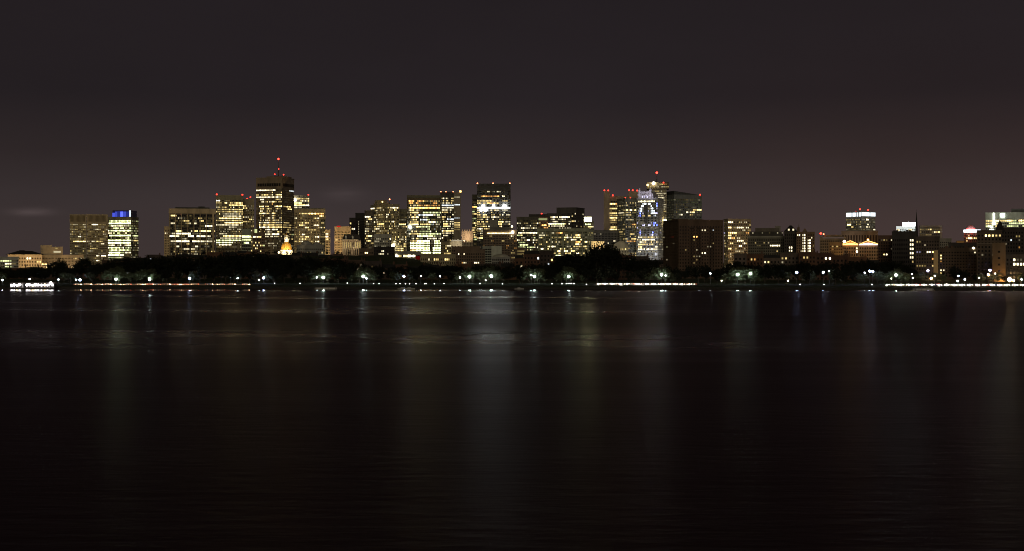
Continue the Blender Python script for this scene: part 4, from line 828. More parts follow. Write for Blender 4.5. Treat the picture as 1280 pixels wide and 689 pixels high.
B = Block('stone_house','stone house with bright lower windows behind the orange street lamp','house',1253,1300,319.5,1150,d=20,st=5.4,bay=4.2,pf=.45,sf=.45,wallc=(.13,.11,.10),cap=1.5,gl=(.02,.017,.016),L=[(323,1268,1269.5,'W!'),(329,1268,1269.3,'W!'),(328.8,1272,1276,'W!!'),(328.8,1279,1283,'W!!'),(322.5,1274,1275,'W--')])
B = Block('arch_house','narrow stone house with an orange-lit wall and arched gate','house',1241,1256.5,305,1135,d=18,st=8,bay=16,pf=.8,sf=.7,wallc=(.24,.17,.11),cap=3,gl=(.03,.022,.016),parapet=True)
m=MB(); m.box(B.lx(1243),B.lx(1255.5),-B.d/2-4,-B.d/2-2.2,-1,3.0); m.build('gate_wall',wall((.5,.36,.22)),B.root)
m=MB(); m.cyl(B.lx(1250),0,0,0.01,.1,.1,3); 
q=MB(); xc=B.lx(1250)
for i in range(10):
    a0,a1=pi*i/10,pi*(i+1)/10; q.tube((xc+2.6*cos(a0),-B.d/2-3,2.9+1.9*sin(a0)),(xc+2.6*cos(a1),-B.d/2-3,2.9+1.9*sin(a1)),.35,.35,5)
q.build('arch',wall((.5,.36,.22)),B.root)
for x,z,e in ((1247,2.0,500),(1253.8,2.4,1300)): lamp_light('POINT','gate_lamp',(tx(x)*1126,1126,z),e*1.6,(1,.5,.13),size=.4)
# ======================================================================= landmarks for labels
LAND = [(10,'the ribbon-windowed office block'),(33,'the hip-roofed hall'),(72,'the stepped sandy hall'),(98,'the seamed tan slab'),(120,'the plain tan slab'),(150,'the blue-crowned tower'),
 (190,'the gap before the pale piers'),(222,"the pale piers' left half"),(255,"the pale piers' right half"),(287,'the closely lit tower'),(310,'the recessed tower wing'),
 (338,'the masted tower'),(358,'the gold dome'),(385,'the orange-topped slab'),(412,'the slim tan annex'),(436,'the floodlit colonnade'),(458,'the dotted-light tower'),(480,'the grey gridded block'),
 (505,'the low store'),(530,'the green glass tower'),(559,'the dark glass tower'),(583,'the pinnacled old block'),(603,'the slatted garage'),(625,'the string-lit brown block'),(652,'the yellow-banded block'),
 (680,"the apartment slab's left half"),(715,"the apartment slab's right half"),(747,'the floodlit columns'),(776,'the gabled hall'),(810,'the blue-lit tower'),(842,"the dark apartments' corner"),(880,'the big dark apartments'),
 (921,'the red-cornered tan tower'),(957,'the broad stepped hotel'),(988,'the peaked dark block'),(1007,'the stepped-gable house'),(1032,'the terraced block'),(1060,'the left market hall'),(1085,'the right market hall'),(1107,'the window-grid apartments'),
 (1130,'the blank dark block'),(1158,'the pale stair strip'),(1188,'the long brick row'),(1212,'the red-domed sign'),(1237,'the attic-windowed stone house'),(1250,'the orange arch house'),(1270,'the bright-windowed stone house'),(1300,'the right end')]
ORD = ['leftmost','second from left','third from left','fourth from left','fifth from left','sixth from left','seventh from left','eighth from left','ninth from left','tenth from left','eleventh from left','twelfth from left']
def name_row(items, fmt):
    """items: (column, thing, look); gives each thing its own label by the landmark above it"""
    by = {}
    for px, o, look in items:
        k = min(LAND, key=lambda q: abs(q[0]-px))[1]
        by.setdefault((k, look), []).append((px, o))
    for (k, look), lst in by.items():
        lst.sort(key=lambda q: q[0])
        for i, (px, o) in enumerate(lst):
            s = fmt % (look, k)
            if len(lst) > 1: s += ', ' + ORD[min(i, 11)]
            o['label'] = s
# ======================================================================= dark rowhouses behind the bank trees
def rowhouse(x0, x1, yt, Y, lights, look, roof, col):
    B = Block('rowhouse', 'x', 'house', x0, x1, yt, Y, d=14, st=3.6*F/Y/1.0*1.0/1.0 if False else 3.5*F/Y, bay=3.0*F/Y, pf=.55, sf=.5, wallc=col, cap=1.6, gl=(.02,.017,.016),
              L=lights, group='dark rowhouses behind the bank trees', parapet=(roof == 'flat'))
    w2, d2, h = B.w/2, B.d/2, B.h
    rr = None
    if roof == 'mansard':
        m = MB(); m.frus(-w2-.4, w2+.4, -d2-.4, d2+.4, h-.1, h+2.6, .9, 1.6); rr = m.build('roof', ROOF, B.root)
    elif roof == 'gable':
        m = MB()
        m.v += [(-w2-.4,-d2-.5,h-.1),(w2+.4,-d2-.5,h-.1),(w2+.4,d2+.5,h-.1),(-w2-.4,d2+.5,h-.1),(-w2-.4,0,h+3.4),(w2+.4,0,h+3.4)]
        for q in ((0,1,5,4),(2,3,4,5),(0,4,3),(1,2,5),(0,3,2,1)): m.f.append(q); m.sm.append(False)
        rr = m.build('roof', ROOF, B.root)
    for sx in ((-1, 1) if rnd.random() < .6 else (1,)):
        m = MB(); cx = sx*(w2-.9); m.box(cx-.6, cx+.6, -.5, .6, h-.2, h+2.6+1.6*rnd.random()+(2 if roof == 'gable' else 0)); m.build('chimney', wall(BRICK), B.root)
    return B.root
LIGHTS = [(4.5,338,'W'),(23,335,'W-'),(98,335,'C'),(126,337,'Y'),(130,337,'Y'),(132,329,'W'),(151,325,'W-'),(158,331.5,'C!'),(190,320,'C-'),(207,331,'W-'),(222,331,'W'),(197,333.5,'Y-'),(258,328,'W'),
 (284,328,'Y-'),(287,328,'Y--'),(302.5,335,'Y!'),(305,335,'Y'),(315,320,'W'),(376,328,'W-'),(385,327,'W'),(305,309.8,'C'),(411,321.5,'W!'),(419,316.5,'W-'),(452,332,'W-'),(446,336,'W'),(426,328,'W--'),(671,321,'C!'),(691,325,'O!'),(686,328,'C-'),
 (653,331.5,'W!'),(769,326,'Y!'),(773,326,'Y'),(771.5,330,'Y!'),(774,330,'Y'),(788,326,'W'),(790.5,326,'W'),(793,326,'W'),(776,321.5,'W-'),(912,320.5,'Y'),(936,317,'W!'),(956,322.5,'Y!'),(961,322.5,'Y!'),(954.5,327.5,'W'),(957.5,327.5,'W'),
 (939,322,'Y-'),(945,322,'O-'),(978,322,'Y-'),(981,322,'Y-'),(976,328,'W--'),(1006,321,'Y-'),(1010,322,'Y-'),(1034,318.5,'W!!'),(1037,318.5,'W!'),(1044.5,319.5,'W'),(1051,318.5,'Y'),(235,325,'W--'),(340,322,'O--'),(350,318,'O--'),(366,324,'W--'),(275,327,'Y--'),
 (465,330,'Y--'),(480,333,'W-'),(510,331,'O-'),(541,333,'W-'),(560,331,'O--'),(620,334,'Y--'),(640,336,'O-'),(700,333,'Y--'),(730,335,'O--'),(815,328,'W--'),(823,331,'Y--'),(1068,329,'Y--'),(1090,331,'O--')]
HOUSES = []
def prof(px, P):
    for (a, ya), (b, yb) in zip(P, P[1:]):
        if a <= px <= b: return ya+(yb-ya)*(px-a)/(b-a)
    return P[-1][1] if px > P[-1][0] else P[0][1]
PR_BACK = [(120,331),(150,325),(190,321),(230,319),(265,318),(300,315),(340,317),(400,317.5),(430,321),(462,324)]
PR_FRONT = [(-20,337),(60,337),(130,333),(190,327),(240,325),(300,324),(360,322),(430,325),(470,329),(520,332),(600,331),(640,330),(655,314),(691,313),(693,321),(745,322),(760,319),(800,321),(828,326),(903,319),(940,319),(990,319),(1030,316.5),(1060,321),(1096,325)]
px = 128.0
rows = []
while px < 460:
    w = rnd.uniform(11, 20); rows.append((px, px+w-.6, prof(px+w/2, PR_BACK)+rnd.uniform(-2,1.5), 1560+rnd.uniform(-50,60))); px += w
px = -18.0
while px < 1096:
    w = rnd.uniform(14, 24)
    if px < 655 < px+w: w = 655-px
    if px < 692.5 < px+w: w = 692.5-px
    if px < 829 < px+w: w = 829-px
    if w > 6 and not (829 <= px < 902): rows.append((px, px+w-.6, prof(px+w/2, PR_FRONT)+rnd.uniform(-1.5,1.5), 1230+rnd.uniform(-15,25)))
    px += w
items = []
LOOK = {'flat':'flat-roofed dark house','mansard':'mansard-roofed dark house','gable':'gable-roofed dark house'}
for (x0, x1, yt, Y) in rows:
    roof = rnd.choice(['flat','flat','mansard','gable'])
    Ls = [(ly, lx, lx, cd) for (lx, ly, cd) in LIGHTS if x0 <= lx <= x1 and ((ly < 329 and 125 < lx < 462) == (Y > 1400)) and ly > yt]
    col = rnd.choice([BRICK,(.10,.065,.05),(.16,.12,.10),(.08,.06,.055),(.15,.08,.05)])
    add = {'flat':0,'mansard':2.6,'gable':3.4}[roof]*F/Y
    o = rowhouse(x0, x1, yt+add, Y, Ls, '', roof, col)
    items.append(((x0+x1)/2, o, ('hillside ' if Y > 1400 else 'riverside ')+LOOK[roof]+(' with a lit window' if len(Ls)==1 else ' with lit windows' if Ls else '')))
name_row(items, '%s below %s')

# ======================================================================= ground, bank, river
def sheet(name, P, mat, kind='structure', z=None):
    """P: rows of (x, y) points, z from the terrain"""
    v=[]; f=[]; n=len(P[0])
    for row in P:
        for (x,y) in row: v.append((x,y,(gz(x,y) if z is None else z(x,y))))
    for i in range(len(P)-1):
        for j in range(n-1): f.append((i*n+j,i*n+j+1,(i+1)*n+j+1,(i+1)*n+j))
    me=bpy.data.meshes.new(name); me.from_pydata(v,[],f); me.polygons.foreach_set('use_smooth',[True]*len(f)); me.materials.append(mat); me.update()
    return tag(link(me,name),kind=kind)
def grass_mat():
    m,nt,out=new_mat('grass_ground'); b=nt.nodes.new('ShaderNodeBsdfPrincipled'); b.inputs['Roughness'].default_value=.95; b.inputs['Specular IOR Level'].default_value=.1
    tc=nt.nodes.new('ShaderNodeNewGeometry'); n1=nt.nodes.new('ShaderNodeTexNoise'); n1.inputs['Scale'].default_value=.15; n1.inputs['Detail'].default_value=8
    cr=nt.nodes.new('ShaderNodeValToRGB'); cr.color_ramp.elements[0].position=.3; cr.color_ramp.elements[0].color=(.022,.030,.014,1); cr.color_ramp.elements[1].position=.7; cr.color_ramp.elements[1].color=(.065,.075,.032,1)
    nt.links.new(tc.outputs['Position'],n1.inputs['Vector']); nt.links.new(n1.outputs['Fac'],cr.inputs[0]); nt.links.new(cr.outputs[0],b.inputs['Base Color']); nt.links.new(b.outputs[0],out.inputs[0]); return m
GRASS=grass_mat()
cols=[-1500,-1000,-700,-400,-200]+list(range(0,1300,40))+[1400,1500,1700,2100,2800]
depths=[0.6,4,8,12,18,24,30,40,60,80,140,220,300,400,520,640,760,900,1050,1250,1600,2200,3200,6000,14000,40000]
sheet('ground',[[(tx(p)*(shore_y(p)+dd),shore_y(p)+dd) for p in cols] for dd in depths],GRASS)
ASPH=wall((.05,.05,.052),.85,.3); CONC=wall((.30,.29,.27),.9,.4)
def strip(name,p0,p1,a,b,mat,dz,kind='structure'):
    ps=[p0+(p1-p0)*i/40 for i in range(41)]
    return sheet(name,[[(tx(p)*(shore_y(p)+k),shore_y(p)+k) for p in ps] for k in (a,b)],mat,kind,z=lambda x,y: gz(x,y)+dz)
strip('path',-300,1500,3,6.5,wall((.16,.15,.13),.9,.5),.03)
strip('road',-300,340,20,31,ASPH,.034)
strip('road',735,1060,52,63,ASPH,.034)
strip('road',1060,1500,34,46,ASPH,.034)
def long_wall(name,label,cat,p0,p1,a,th,z0,h,mat,n=60):
    m=MB(); ps=[p0+(p1-p0)*i/n for i in range(n+1)]
    x,y=tx((p0+p1)/2)*(shore_y((p0+p1)/2)+a),shore_y((p0+p1)/2)+a
    for p,q in zip(ps,ps[1:]):
        A=(tx(p)*(shore_y(p)+a)-x,shore_y(p)+a-y); B_=(tx(q)*(shore_y(q)+a)-x,shore_y(q)+a-y)
        dx,dy=B_[0]-A[0],B_[1]-A[1]; L=sqrt(dx*dx+dy*dy); nx,ny=-dy/L*th,dx/L*th
        b=len(m.v)
        m.v+=[(A[0],A[1],z0),(B_[0],B_[1],z0),(B_[0]+nx,B_[1]+ny,z0),(A[0]+nx,A[1]+ny,z0),(A[0],A[1],h),(B_[0],B_[1],h),(B_[0]+nx,B_[1]+ny,h),(A[0]+nx,A[1]+ny,h)]
        for k in ((0,3,2,1),(4,5,6,7),(0,1,5,4),(2,3,7,6)): m.f.append(tuple(b+i for i in k)); m.sm.append(False)
    return tag(m.build(name,mat,None,(x,y,0)),label,cat)
long_wall('sea_wall','low dark stone sea wall along the far river bank','wall',-900,2400,0,1.0,-2,1.25,wall((.045,.042,.038),.9,.6))
long_wall('added_glow_wall','low pale concrete wall added to catch headlights behind the cars below the brick row','wall',1108,1420,47,.4,.8,2.75,wall((.55,.53,.48),.9,.5))  # pale walls added behind the cars so headlight glow forms a bright line
long_wall('added_glow_wall','low pale concrete wall added to catch headlights behind the cars below the gabled hall','wall',745,868,64.5,.4,.8,2.5,wall((.5,.48,.43),.9,.5))
long_wall('added_glow_wall','low concrete wall added to catch headlights behind the cars at the foot of the hill','wall',92,312,32,.4,.8,2.3,wall((.4,.36,.3),.9,.5))
# river
def water_mat():
    m,nt,out=new_mat('river_water'); N=nt.nodes; Lk=nt.links.new
    b=N.new('ShaderNodeBsdfPrincipled'); b.inputs['Base Color'].default_value=(.024,.0065,.006,1); b.inputs['IOR'].default_value=1.10
    g=N.new('ShaderNodeNewGeometry'); sx=N.new('ShaderNodeSeparateXYZ'); Lk(g.outputs['Position'],sx.inputs[0])
    # wind lanes: smooth streaks of calmer water lying across the river between rougher stretches
    def MM(op,a,b_=None,c=None):
        n=N.new('ShaderNodeMath'); n.operation=op
        for q,k in enumerate((a,b_,c)):
            if k is None: continue
            if isinstance(k,(int,float)): n.inputs[q].default_value=k
            else: Lk(k,n.inputs[q])
        return n.outputs[0]
    def step(v,lo,hi):
        r=N.new('ShaderNodeMapRange'); r.interpolation_type='SMOOTHSTEP'; r.inputs['From Min'].default_value=lo; r.inputs['From Max'].default_value=hi; Lk(v,r.inputs['Value']); return r.outputs[0]
    mp=N.new('ShaderNodeMapping'); mp.inputs['Scale'].default_value=(.006,.010,1); Lk(g.outputs['Position'],mp.inputs[0])
    n1=N.new('ShaderNodeTexNoise'); n1.inputs['Scale'].default_value=1; n1.inputs['Detail'].default_value=6; n1.inputs['Roughness'].default_value=.6; Lk(mp.outputs[0],n1.inputs['Vector'])
    mq=N.new('ShaderNodeMapping'); mq.inputs['Scale'].default_value=(.010,.075,1); mq.inputs['Rotation'].default_value=(0,0,.05); Lk(g.outputs['Position'],mq.inputs[0])
    n4=N.new('ShaderNodeTexNoise'); n4.inputs['Scale'].default_value=1; n4.inputs['Detail'].default_value=5; n4.inputs['Distortion'].default_value=.5; Lk(mq.outputs[0],n4.inputs['Vector'])
    yy=MM('MULTIPLY',MM('ADD',sx.outputs['Y'],MM('MULTIPLY',sx.outputs['X'],.10)),MM('MULTIPLY_ADD',n1.outputs['Fac'],.34,.83))
    def bump(a,b_,sa,sb): return MM('MULTIPLY',step(yy,a-sa,a+sa),MM('SUBTRACT',1.0,step(yy,b_-sb,b_+sb)))
    lanes=MM('ADD',MM('ADD',MM('MULTIPLY',bump(680,702,12,12),.85),MM('MULTIPLY',bump(570,588,10,10),.5)),MM('ADD',MM('MULTIPLY',bump(460,525,35,40),.55),MM('MULTIPLY',bump(275,352,75,60),.72)))
    xm=MM('MULTIPLY_ADD',step(sx.outputs['X'],20,110),-1.0,1.0)
    calm=MM('SUBTRACT',MM('ADD',MM('MULTIPLY',MM('MULTIPLY',lanes,xm),MM('MULTIPLY_ADD',n4.outputs['Fac'],.8,.5)),MM('MULTIPLY_ADD',n4.outputs['Fac'],.6,-.3)),MM('MULTIPLY',step(sx.outputs['X'],20,160),.30))
    r1=N.new('ShaderNodeMapRange'); r1.inputs['To Min'].default_value=.34; r1.inputs['To Max'].default_value=.19; r1.clamp=False; Lk(calm,r1.inputs['Value'])
    # calm sheltered water under the far bank
    r2=N.new('ShaderNodeMapRange'); r2.interpolation_type='SMOOTHSTEP'; r2.inputs['From Min'].default_value=822; r2.inputs['From Max'].default_value=842; Lk(sx.outputs['Y'],r2.inputs['Value'])
    mx=N.new('ShaderNodeMix'); Lk(r2.outputs[0],mx.inputs['Factor']); Lk(r1.outputs[0],mx.inputs['A']); mx.inputs['B'].default_value=.13
    Lk(mx.outputs['Result'],b.inputs['Roughness'])
    # ripples
    mp2=N.new('ShaderNodeMapping'); mp2.inputs['Scale'].default_value=(.35,1.0,1); Lk(g.outputs['Position'],mp2.inputs[0])
    n2=N.new('ShaderNodeTexNoise'); n2.inputs['Scale'].default_value=.55; n2.inputs['Detail'].default_value=4; Lk(mp2.outputs[0],n2.inputs['Vector'])
    r3=N.new('ShaderNodeMapRange'); r3.inputs['From Min'].default_value=120; r3.inputs['From Max'].default_value=800; r3.inputs['To Min'].default_value=.065; r3.inputs['To Max'].default_value=0.0; Lk(sx.outputs['Y'],r3.inputs['Value'])
    bp=N.new('ShaderNodeBump'); bp.inputs['Distance'].default_value=1.0; Lk(r3.outputs[0],bp.inputs['Strength']); Lk(n2.outputs['Fac'],bp.inputs['Height']); Lk(bp.outputs[0],b.inputs['Normal'])
    Lk(b.outputs[0],out.inputs[0]); return m
m=MB(); m.quad((-3000,-300,0),(3000,-300,0),(3000,1000,0),(-3000,1000,0)); tag(m.build('river',water_mat()),kind='structure')

# ======================================================================= trees
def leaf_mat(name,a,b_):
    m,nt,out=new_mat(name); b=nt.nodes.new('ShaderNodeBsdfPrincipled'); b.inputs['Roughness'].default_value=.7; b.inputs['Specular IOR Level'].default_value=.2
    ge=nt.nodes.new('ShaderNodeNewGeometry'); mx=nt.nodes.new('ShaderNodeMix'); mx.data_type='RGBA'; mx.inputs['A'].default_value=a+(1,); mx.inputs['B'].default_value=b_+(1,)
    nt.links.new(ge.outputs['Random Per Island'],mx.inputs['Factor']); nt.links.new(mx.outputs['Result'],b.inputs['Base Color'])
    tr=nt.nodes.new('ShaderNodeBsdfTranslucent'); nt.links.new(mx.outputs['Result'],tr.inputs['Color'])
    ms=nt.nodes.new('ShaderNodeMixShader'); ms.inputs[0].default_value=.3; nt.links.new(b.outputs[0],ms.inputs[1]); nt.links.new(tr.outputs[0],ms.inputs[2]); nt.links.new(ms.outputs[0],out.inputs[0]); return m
LEAF=[leaf_mat('leaf_lamplit',(.075,.088,.050),(.14,.155,.09)),leaf_mat('leaf_shaded',(.014,.017,.010),(.028,.033,.019))]  # one foliage in two tones: lamp light and shade put into the leaf colour
BARK=wall((.085,.065,.05),.9,1.5)
def make_tree(seed,H,W,trunk,clumps,leaf,mat,name,label):
    r=random.Random(seed); root=tag(empty(name,(0,0,-500)),label,'tree','trees along the far river bank')
    t=MB(); base=(0,0,-.3); fork=(r.uniform(-.3,.3),r.uniform(-.3,.3),trunk)
    t.tube(base,fork,H*.022,H*.015,7)
    cz=(trunk+H)/2+.06*H; rz=(H-trunk)/2*.98; rx=W/2
    tips=[]
    for i in range(7):
        a=2*pi*i/7+r.uniform(-.4,.4); e=r.uniform(.3,.9)
        p=(rx*.55*cos(a)*e,rx*.55*sin(a)*e,cz+rz*r.uniform(-.35,.5)); t.tube(fork,p,H*.010,H*.004,5); tips.append(p)
        for k in range(2):
            q=(p[0]+r.uniform(-.25,.25)*rx,p[1]+r.uniform(-.25,.25)*rx,p[2]+r.uniform(.0,.35)*rz); t.tube(p,q,H*.004,H*.0015,4)
    t.tube(fork,(0,0,cz+rz*.5),H*.012,H*.004,5)
    t.build('trunk',BARK,root)
    c=MB()
    for k in range(clumps):
        while True:
            x,y,z=(r.uniform(-1,1) for _ in range(3)); q=x*x+y*y+z*z
            if q<1 and q>.12: break
        s=(.80+.3*r.random()); lo=1-.25*max(0,-z)
        ctr=(x*rx*s*lo,y*rx*s*lo,cz+z*rz*s*.93); cr=W*r.uniform(.075,.15)
        for j in range(r.randint(16,30)):
            d=[r.gauss(0,.55) for _ in range(3)]; p=[ctr[i]+d[i]*cr*(1,1,.75)[i] for i in range(3)]
            if p[2]<trunk*.75: p[2]=trunk*.75+r.random()
            L=leaf*r.uniform(.6,1.25); u=[r.gauss(0,1) for _ in range(3)]; w=[r.gauss(0,1) for _ in range(3)]
            lu=sqrt(sum(i*i for i in u)); u=[i/lu*L for i in u]; lw=sqrt(sum(i*i for i in w)); w=[i/lw*L*.6 for i in w]
            c.quad(tuple(p[i]-u[i] for i in range(3)),tuple(p[i]+w[i] for i in range(3)),tuple(p[i]+u[i] for i in range(3)),tuple(p[i]-w[i] for i in range(3)))
    c.build('crown',mat,root)
    return root
PROTO=[]
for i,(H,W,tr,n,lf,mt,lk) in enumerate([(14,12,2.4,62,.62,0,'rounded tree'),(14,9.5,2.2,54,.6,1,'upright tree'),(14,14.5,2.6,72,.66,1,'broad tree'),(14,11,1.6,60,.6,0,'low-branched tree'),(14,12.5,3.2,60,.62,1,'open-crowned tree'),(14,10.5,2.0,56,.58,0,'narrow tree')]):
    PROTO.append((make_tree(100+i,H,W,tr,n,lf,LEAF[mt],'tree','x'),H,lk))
used=set()
def put_tree(k,px,Y,top=None,h=None,prefix='',lst=None,sx=1.0):
    p,H,lk=PROTO[k]; X=tx(px)*Y; z=gz(X,Y)
    if h is None: h=max(5,zat(top,Y)-z)
    s=h/H*.97
    sw=s if s<1.5 else s*.85
    if k not in used: o=p; used.add(k); o.location=(X,Y,z); o.rotation_euler=(0,0,rnd.uniform(0,6.28)); o.scale=(sw*sx,sw*sx,s)
    else: o=copy_thing(p,(X,Y,z),rnd.uniform(0,6.28),(sw*sx,sw*sx,s))
    lst.append((px,o,prefix+lk)); return o
PR_T=[(-20,334),(0,334),(55,333.5),(66,328),(75,325),(86,331),(100,327),(120,330.5),(140,324),(160,323),(180,321.5),(200,320),(240,318),(270,318),(300,316),(330,317),(360,319),(400,320),(440,325),(470,330),(500,331),(540,331),(580,332),(620,330.5),(650,332),(690,330),(703,321),(720,317),(738,320),(746,312),(757,305.5),(768,310),(778,319),(800,322),(828,326),(850,336),(900,336),(915,326),(960,329),(1000,328),(1040,327),(1080,325),(1110,324),(1130,330),(1150,342),(1180,340),(1192,334),(1206,340),(1225,342),(1260,347),(1300,347)]
tl=[]
px=-14.0
while px<1300:
    Y=1130+rnd.uniform(-30,45); top=prof(px,PR_T)+rnd.uniform(-1.0,3.0)
    if px<1180 or rnd.random()<.55: put_tree(rnd.choice((1,2,4)),px,Y if px<1140 else 1075+rnd.uniform(-10,10),top=top,prefix='dark back-row ',lst=tl)
    px+=rnd.uniform(9,15)
# taller single crowns that break the skyline
for (p,t,Y,k) in ((75,324.5,1160,2),(105,322.5,1350,0),(720,316,1185,2),(709,319,1175,0),(733,319,1180,4),(757,304.5,1190,0),(749,311,1180,3),(765,311,1185,4),(1192,333,1040,2),(1204,338,1035,0)):
    put_tree((2,4,1)[k%3],p,Y,top=t,prefix='tall dark ',lst=tl)
px=186.0
while px<440:
    put_tree(rnd.choice((1,2,4)),px,1600+rnd.uniform(20,120),top=prof(px,PR_BACK)-1.5+rnd.uniform(-1.5,2.5),prefix='hilltop ',lst=tl)
    px+=rnd.uniform(8,15)
px=130.0
while px<460:
    put_tree(rnd.choice((1,2,4)),px,1380+rnd.uniform(-40,50),top=prof(px,PR_BACK)+6+rnd.uniform(-2,3),prefix='hillside ',lst=tl)
    px+=rnd.uniform(11,19)
LAMPS=[(3,350,'w',1000),(37,349,'w',1060),(73,349.6,'w',1060),(95,349.8,'w',1050),(100,350,'b',1040),(145,349.3,'g',1040),(187,349,'g',1040),(237,348,'b',1050),(288,348,'w',1060),(297,348,'w',1070),(324,350,'w',1060),(329.5,347.5,'b',1080),(396,347,'w',1090),(404,347,'g',1095),(454,345.5,'g',1100),(458,348,'w',1090),(505,345.5,'b',1131),(526,345,'w',1131),(550,345.5,'w',1131),(587,346,'g',1131),(575,347,'w',1110),(614,345.3,'g',1131),(607,352,'k',1050),(668,345.5,'g',1110),(664,344,'w',1140),(711,346,'g',1125),(747,343,'w',1140),(827,343.5,'g',1160),(832,344.5,'w',1150),(873,342,'w',1180),(888,342,'w',1180),(922,343.3,'g',1189),(938,342,'g',1190),(902,353,'k',1040),(996,340.6,'b',1250),(985,352,'k',1060),(1029,340.5,'b',1254),(1036.5,339,'w',1250),(1087,339,'b',1270),(1091,339.5,'b',1275),(1081,341,'w',1260),(1120,344,'g',1100),(1114,348.3,'k',1050),(1140,343,'k',1090),(1141,347.5,'k',1080),(1160,338.6,'v',1180),(1164,348,'o',1060),(1168.5,345,'k',1080),(1198,345,'w',1070),(1206,349.3,'w',1020),(1197,351.5,'w',1000),(1224,347.5,'k',1050),(1237.5,338,'v',1120),(1235.5,343.5,'o',1080),(1244,342,'k',1090),(1262,349.5,'O',1040),(1267,350.5,'o',1050),(1277,349.5,'w',1050)]
px=-10.0
while px<1110:
    if min(abs(px-q[0])-(7 if q[2]=='g' else 2) for q in LAMPS if q[2] in 'bgv')<11: px+=4; continue
    off=rnd.uniform(78,150) if not 735<px<880 else rnd.uniform(80,130)
    Y=shore_y(px)+off
    put_tree(rnd.choice((1,2,4)),px,Y,h=rnd.uniform(8.5,14),prefix='mid-row ',lst=tl)
    px+=rnd.uniform(10,17)
# ======================================================================= lamps on the bank
def make_lamp(kind,col,r,st):
    root=tag(empty('park_lamp',(0,0,-500)),'x','street lamp','lamps along the far river bank')
    m=MB(); m.cyl(0,0,-.2,.5,.22,.18,8); m.cyl(0,0,.4,1-.02,.10,.07,8); pm=m
    po=m.build('post',METAL,root)
    g=MB(); g.sphere(0,0,0,r,12,8); g.build('globe',glow(col,st),root); return root
LK={'b':((.48,.60,1),.76,56,'blue-white lamp'),'g':((.78,1,.95),.84,74,'green-white lamp'),'w':((.82,.92,1),.46,40,'small white lamp'),'o':((1,.55,.2),.75,60,'orange lamp'),'k':((1,.85,.6),.36,35,'small warm lamp'),'O':((1,.6,.25),1.25,110,'large orange lamp'),'v':((.55,.5,1),.74,60,'violet-white lamp')}
protoL={}; il=[]
for (p,y,k,D) in LAMPS:
    D=min(D,shore_y(p)+125)
    X=tx(p)*D; z=gz(X,D); zl=max(2.2,zat(y,D)-z); col,r,st,lk=LK[k]
    if k not in protoL: o=make_lamp(k,col,r,st); protoL[k]=o
    else: o=copy_thing(protoL[k],(X,D,z))
    o.location=(X,D,z)
    for ch in o.children:
        if ch.name.startswith('post'): ch.scale=(1,1,zl-r*.6)
        else: ch.location=(0,0,zl)
    il.append((p,o,lk+' on a post'))
name_row(il,'%s below %s')
# crowns standing beside the lamps, lit by them and given the paler lamp-lit leaf colour
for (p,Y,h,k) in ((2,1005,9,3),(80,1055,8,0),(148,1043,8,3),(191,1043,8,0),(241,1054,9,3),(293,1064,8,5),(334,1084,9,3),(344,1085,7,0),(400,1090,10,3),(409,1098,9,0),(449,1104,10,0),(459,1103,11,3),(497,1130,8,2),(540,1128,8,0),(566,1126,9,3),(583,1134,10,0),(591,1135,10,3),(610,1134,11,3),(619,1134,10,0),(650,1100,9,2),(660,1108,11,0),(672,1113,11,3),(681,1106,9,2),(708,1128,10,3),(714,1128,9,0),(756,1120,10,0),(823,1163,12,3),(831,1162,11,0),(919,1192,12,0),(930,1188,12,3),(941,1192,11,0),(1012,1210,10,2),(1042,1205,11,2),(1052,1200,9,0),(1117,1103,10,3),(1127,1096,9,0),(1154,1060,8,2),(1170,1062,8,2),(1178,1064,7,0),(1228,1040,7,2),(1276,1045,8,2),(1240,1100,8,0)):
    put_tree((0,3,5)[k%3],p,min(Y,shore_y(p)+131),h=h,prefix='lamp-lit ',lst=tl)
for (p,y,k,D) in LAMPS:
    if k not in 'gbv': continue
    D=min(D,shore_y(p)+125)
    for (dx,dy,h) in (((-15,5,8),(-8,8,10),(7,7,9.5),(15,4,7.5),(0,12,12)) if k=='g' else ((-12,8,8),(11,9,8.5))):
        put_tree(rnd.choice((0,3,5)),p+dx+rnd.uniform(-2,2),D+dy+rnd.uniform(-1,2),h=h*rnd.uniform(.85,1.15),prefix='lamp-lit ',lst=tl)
name_row(tl,'%s below %s')
# ======================================================================= small lamps and waterside things
sl=[]
base=None
for (p,y,D) in ((495,355.3,960),(500,355.2,962),(507,355.2,960),(512,355.4,962),(520,355.2,960),(531,355.2,962),(532.5,355.6,960),(543,355.5,960),(555,354.8,965),(600,355.5,960),(628,355.5,955),(690,355.3,955),(702.5,354.8,960),(708,354.5,962),(711,354.4,964),(714,354.6,962),(717.5,355,960),(733,356.8,930),(343,354.5,975),(375,354.5,975),(434,354,975),(467,355,965),(474,355.2,965),(1000,357,930),(1030,357.8,925),(1090,357.3,925)):
    X=tx(p)*D; z=gz(X,D); zl=max(.8,zat(y,D)-z)
    if base is None:
        base=o=tag(empty('bollard_light',(X,D,z)),'x','bollard light','small lights on the far lawn')
        m=MB(); m.cyl(0,0,-.1,1,.14,.12,8); m.build('post',METAL,o)
        m=MB(); m.sphere(0,0,0,.26,8,6); m.build('lamp',glow((.95,.95,.85),9),o)
    else: o=copy_thing(base,(X,D,z))
    for ch in o.children:
        if ch.name.startswith('post'): ch.scale=(1,1,zl-.25)
        else: ch.location=(0,0,zl)
    sl.append((p,o,'small lawn light'))
name_row(sl,'%s below %s')
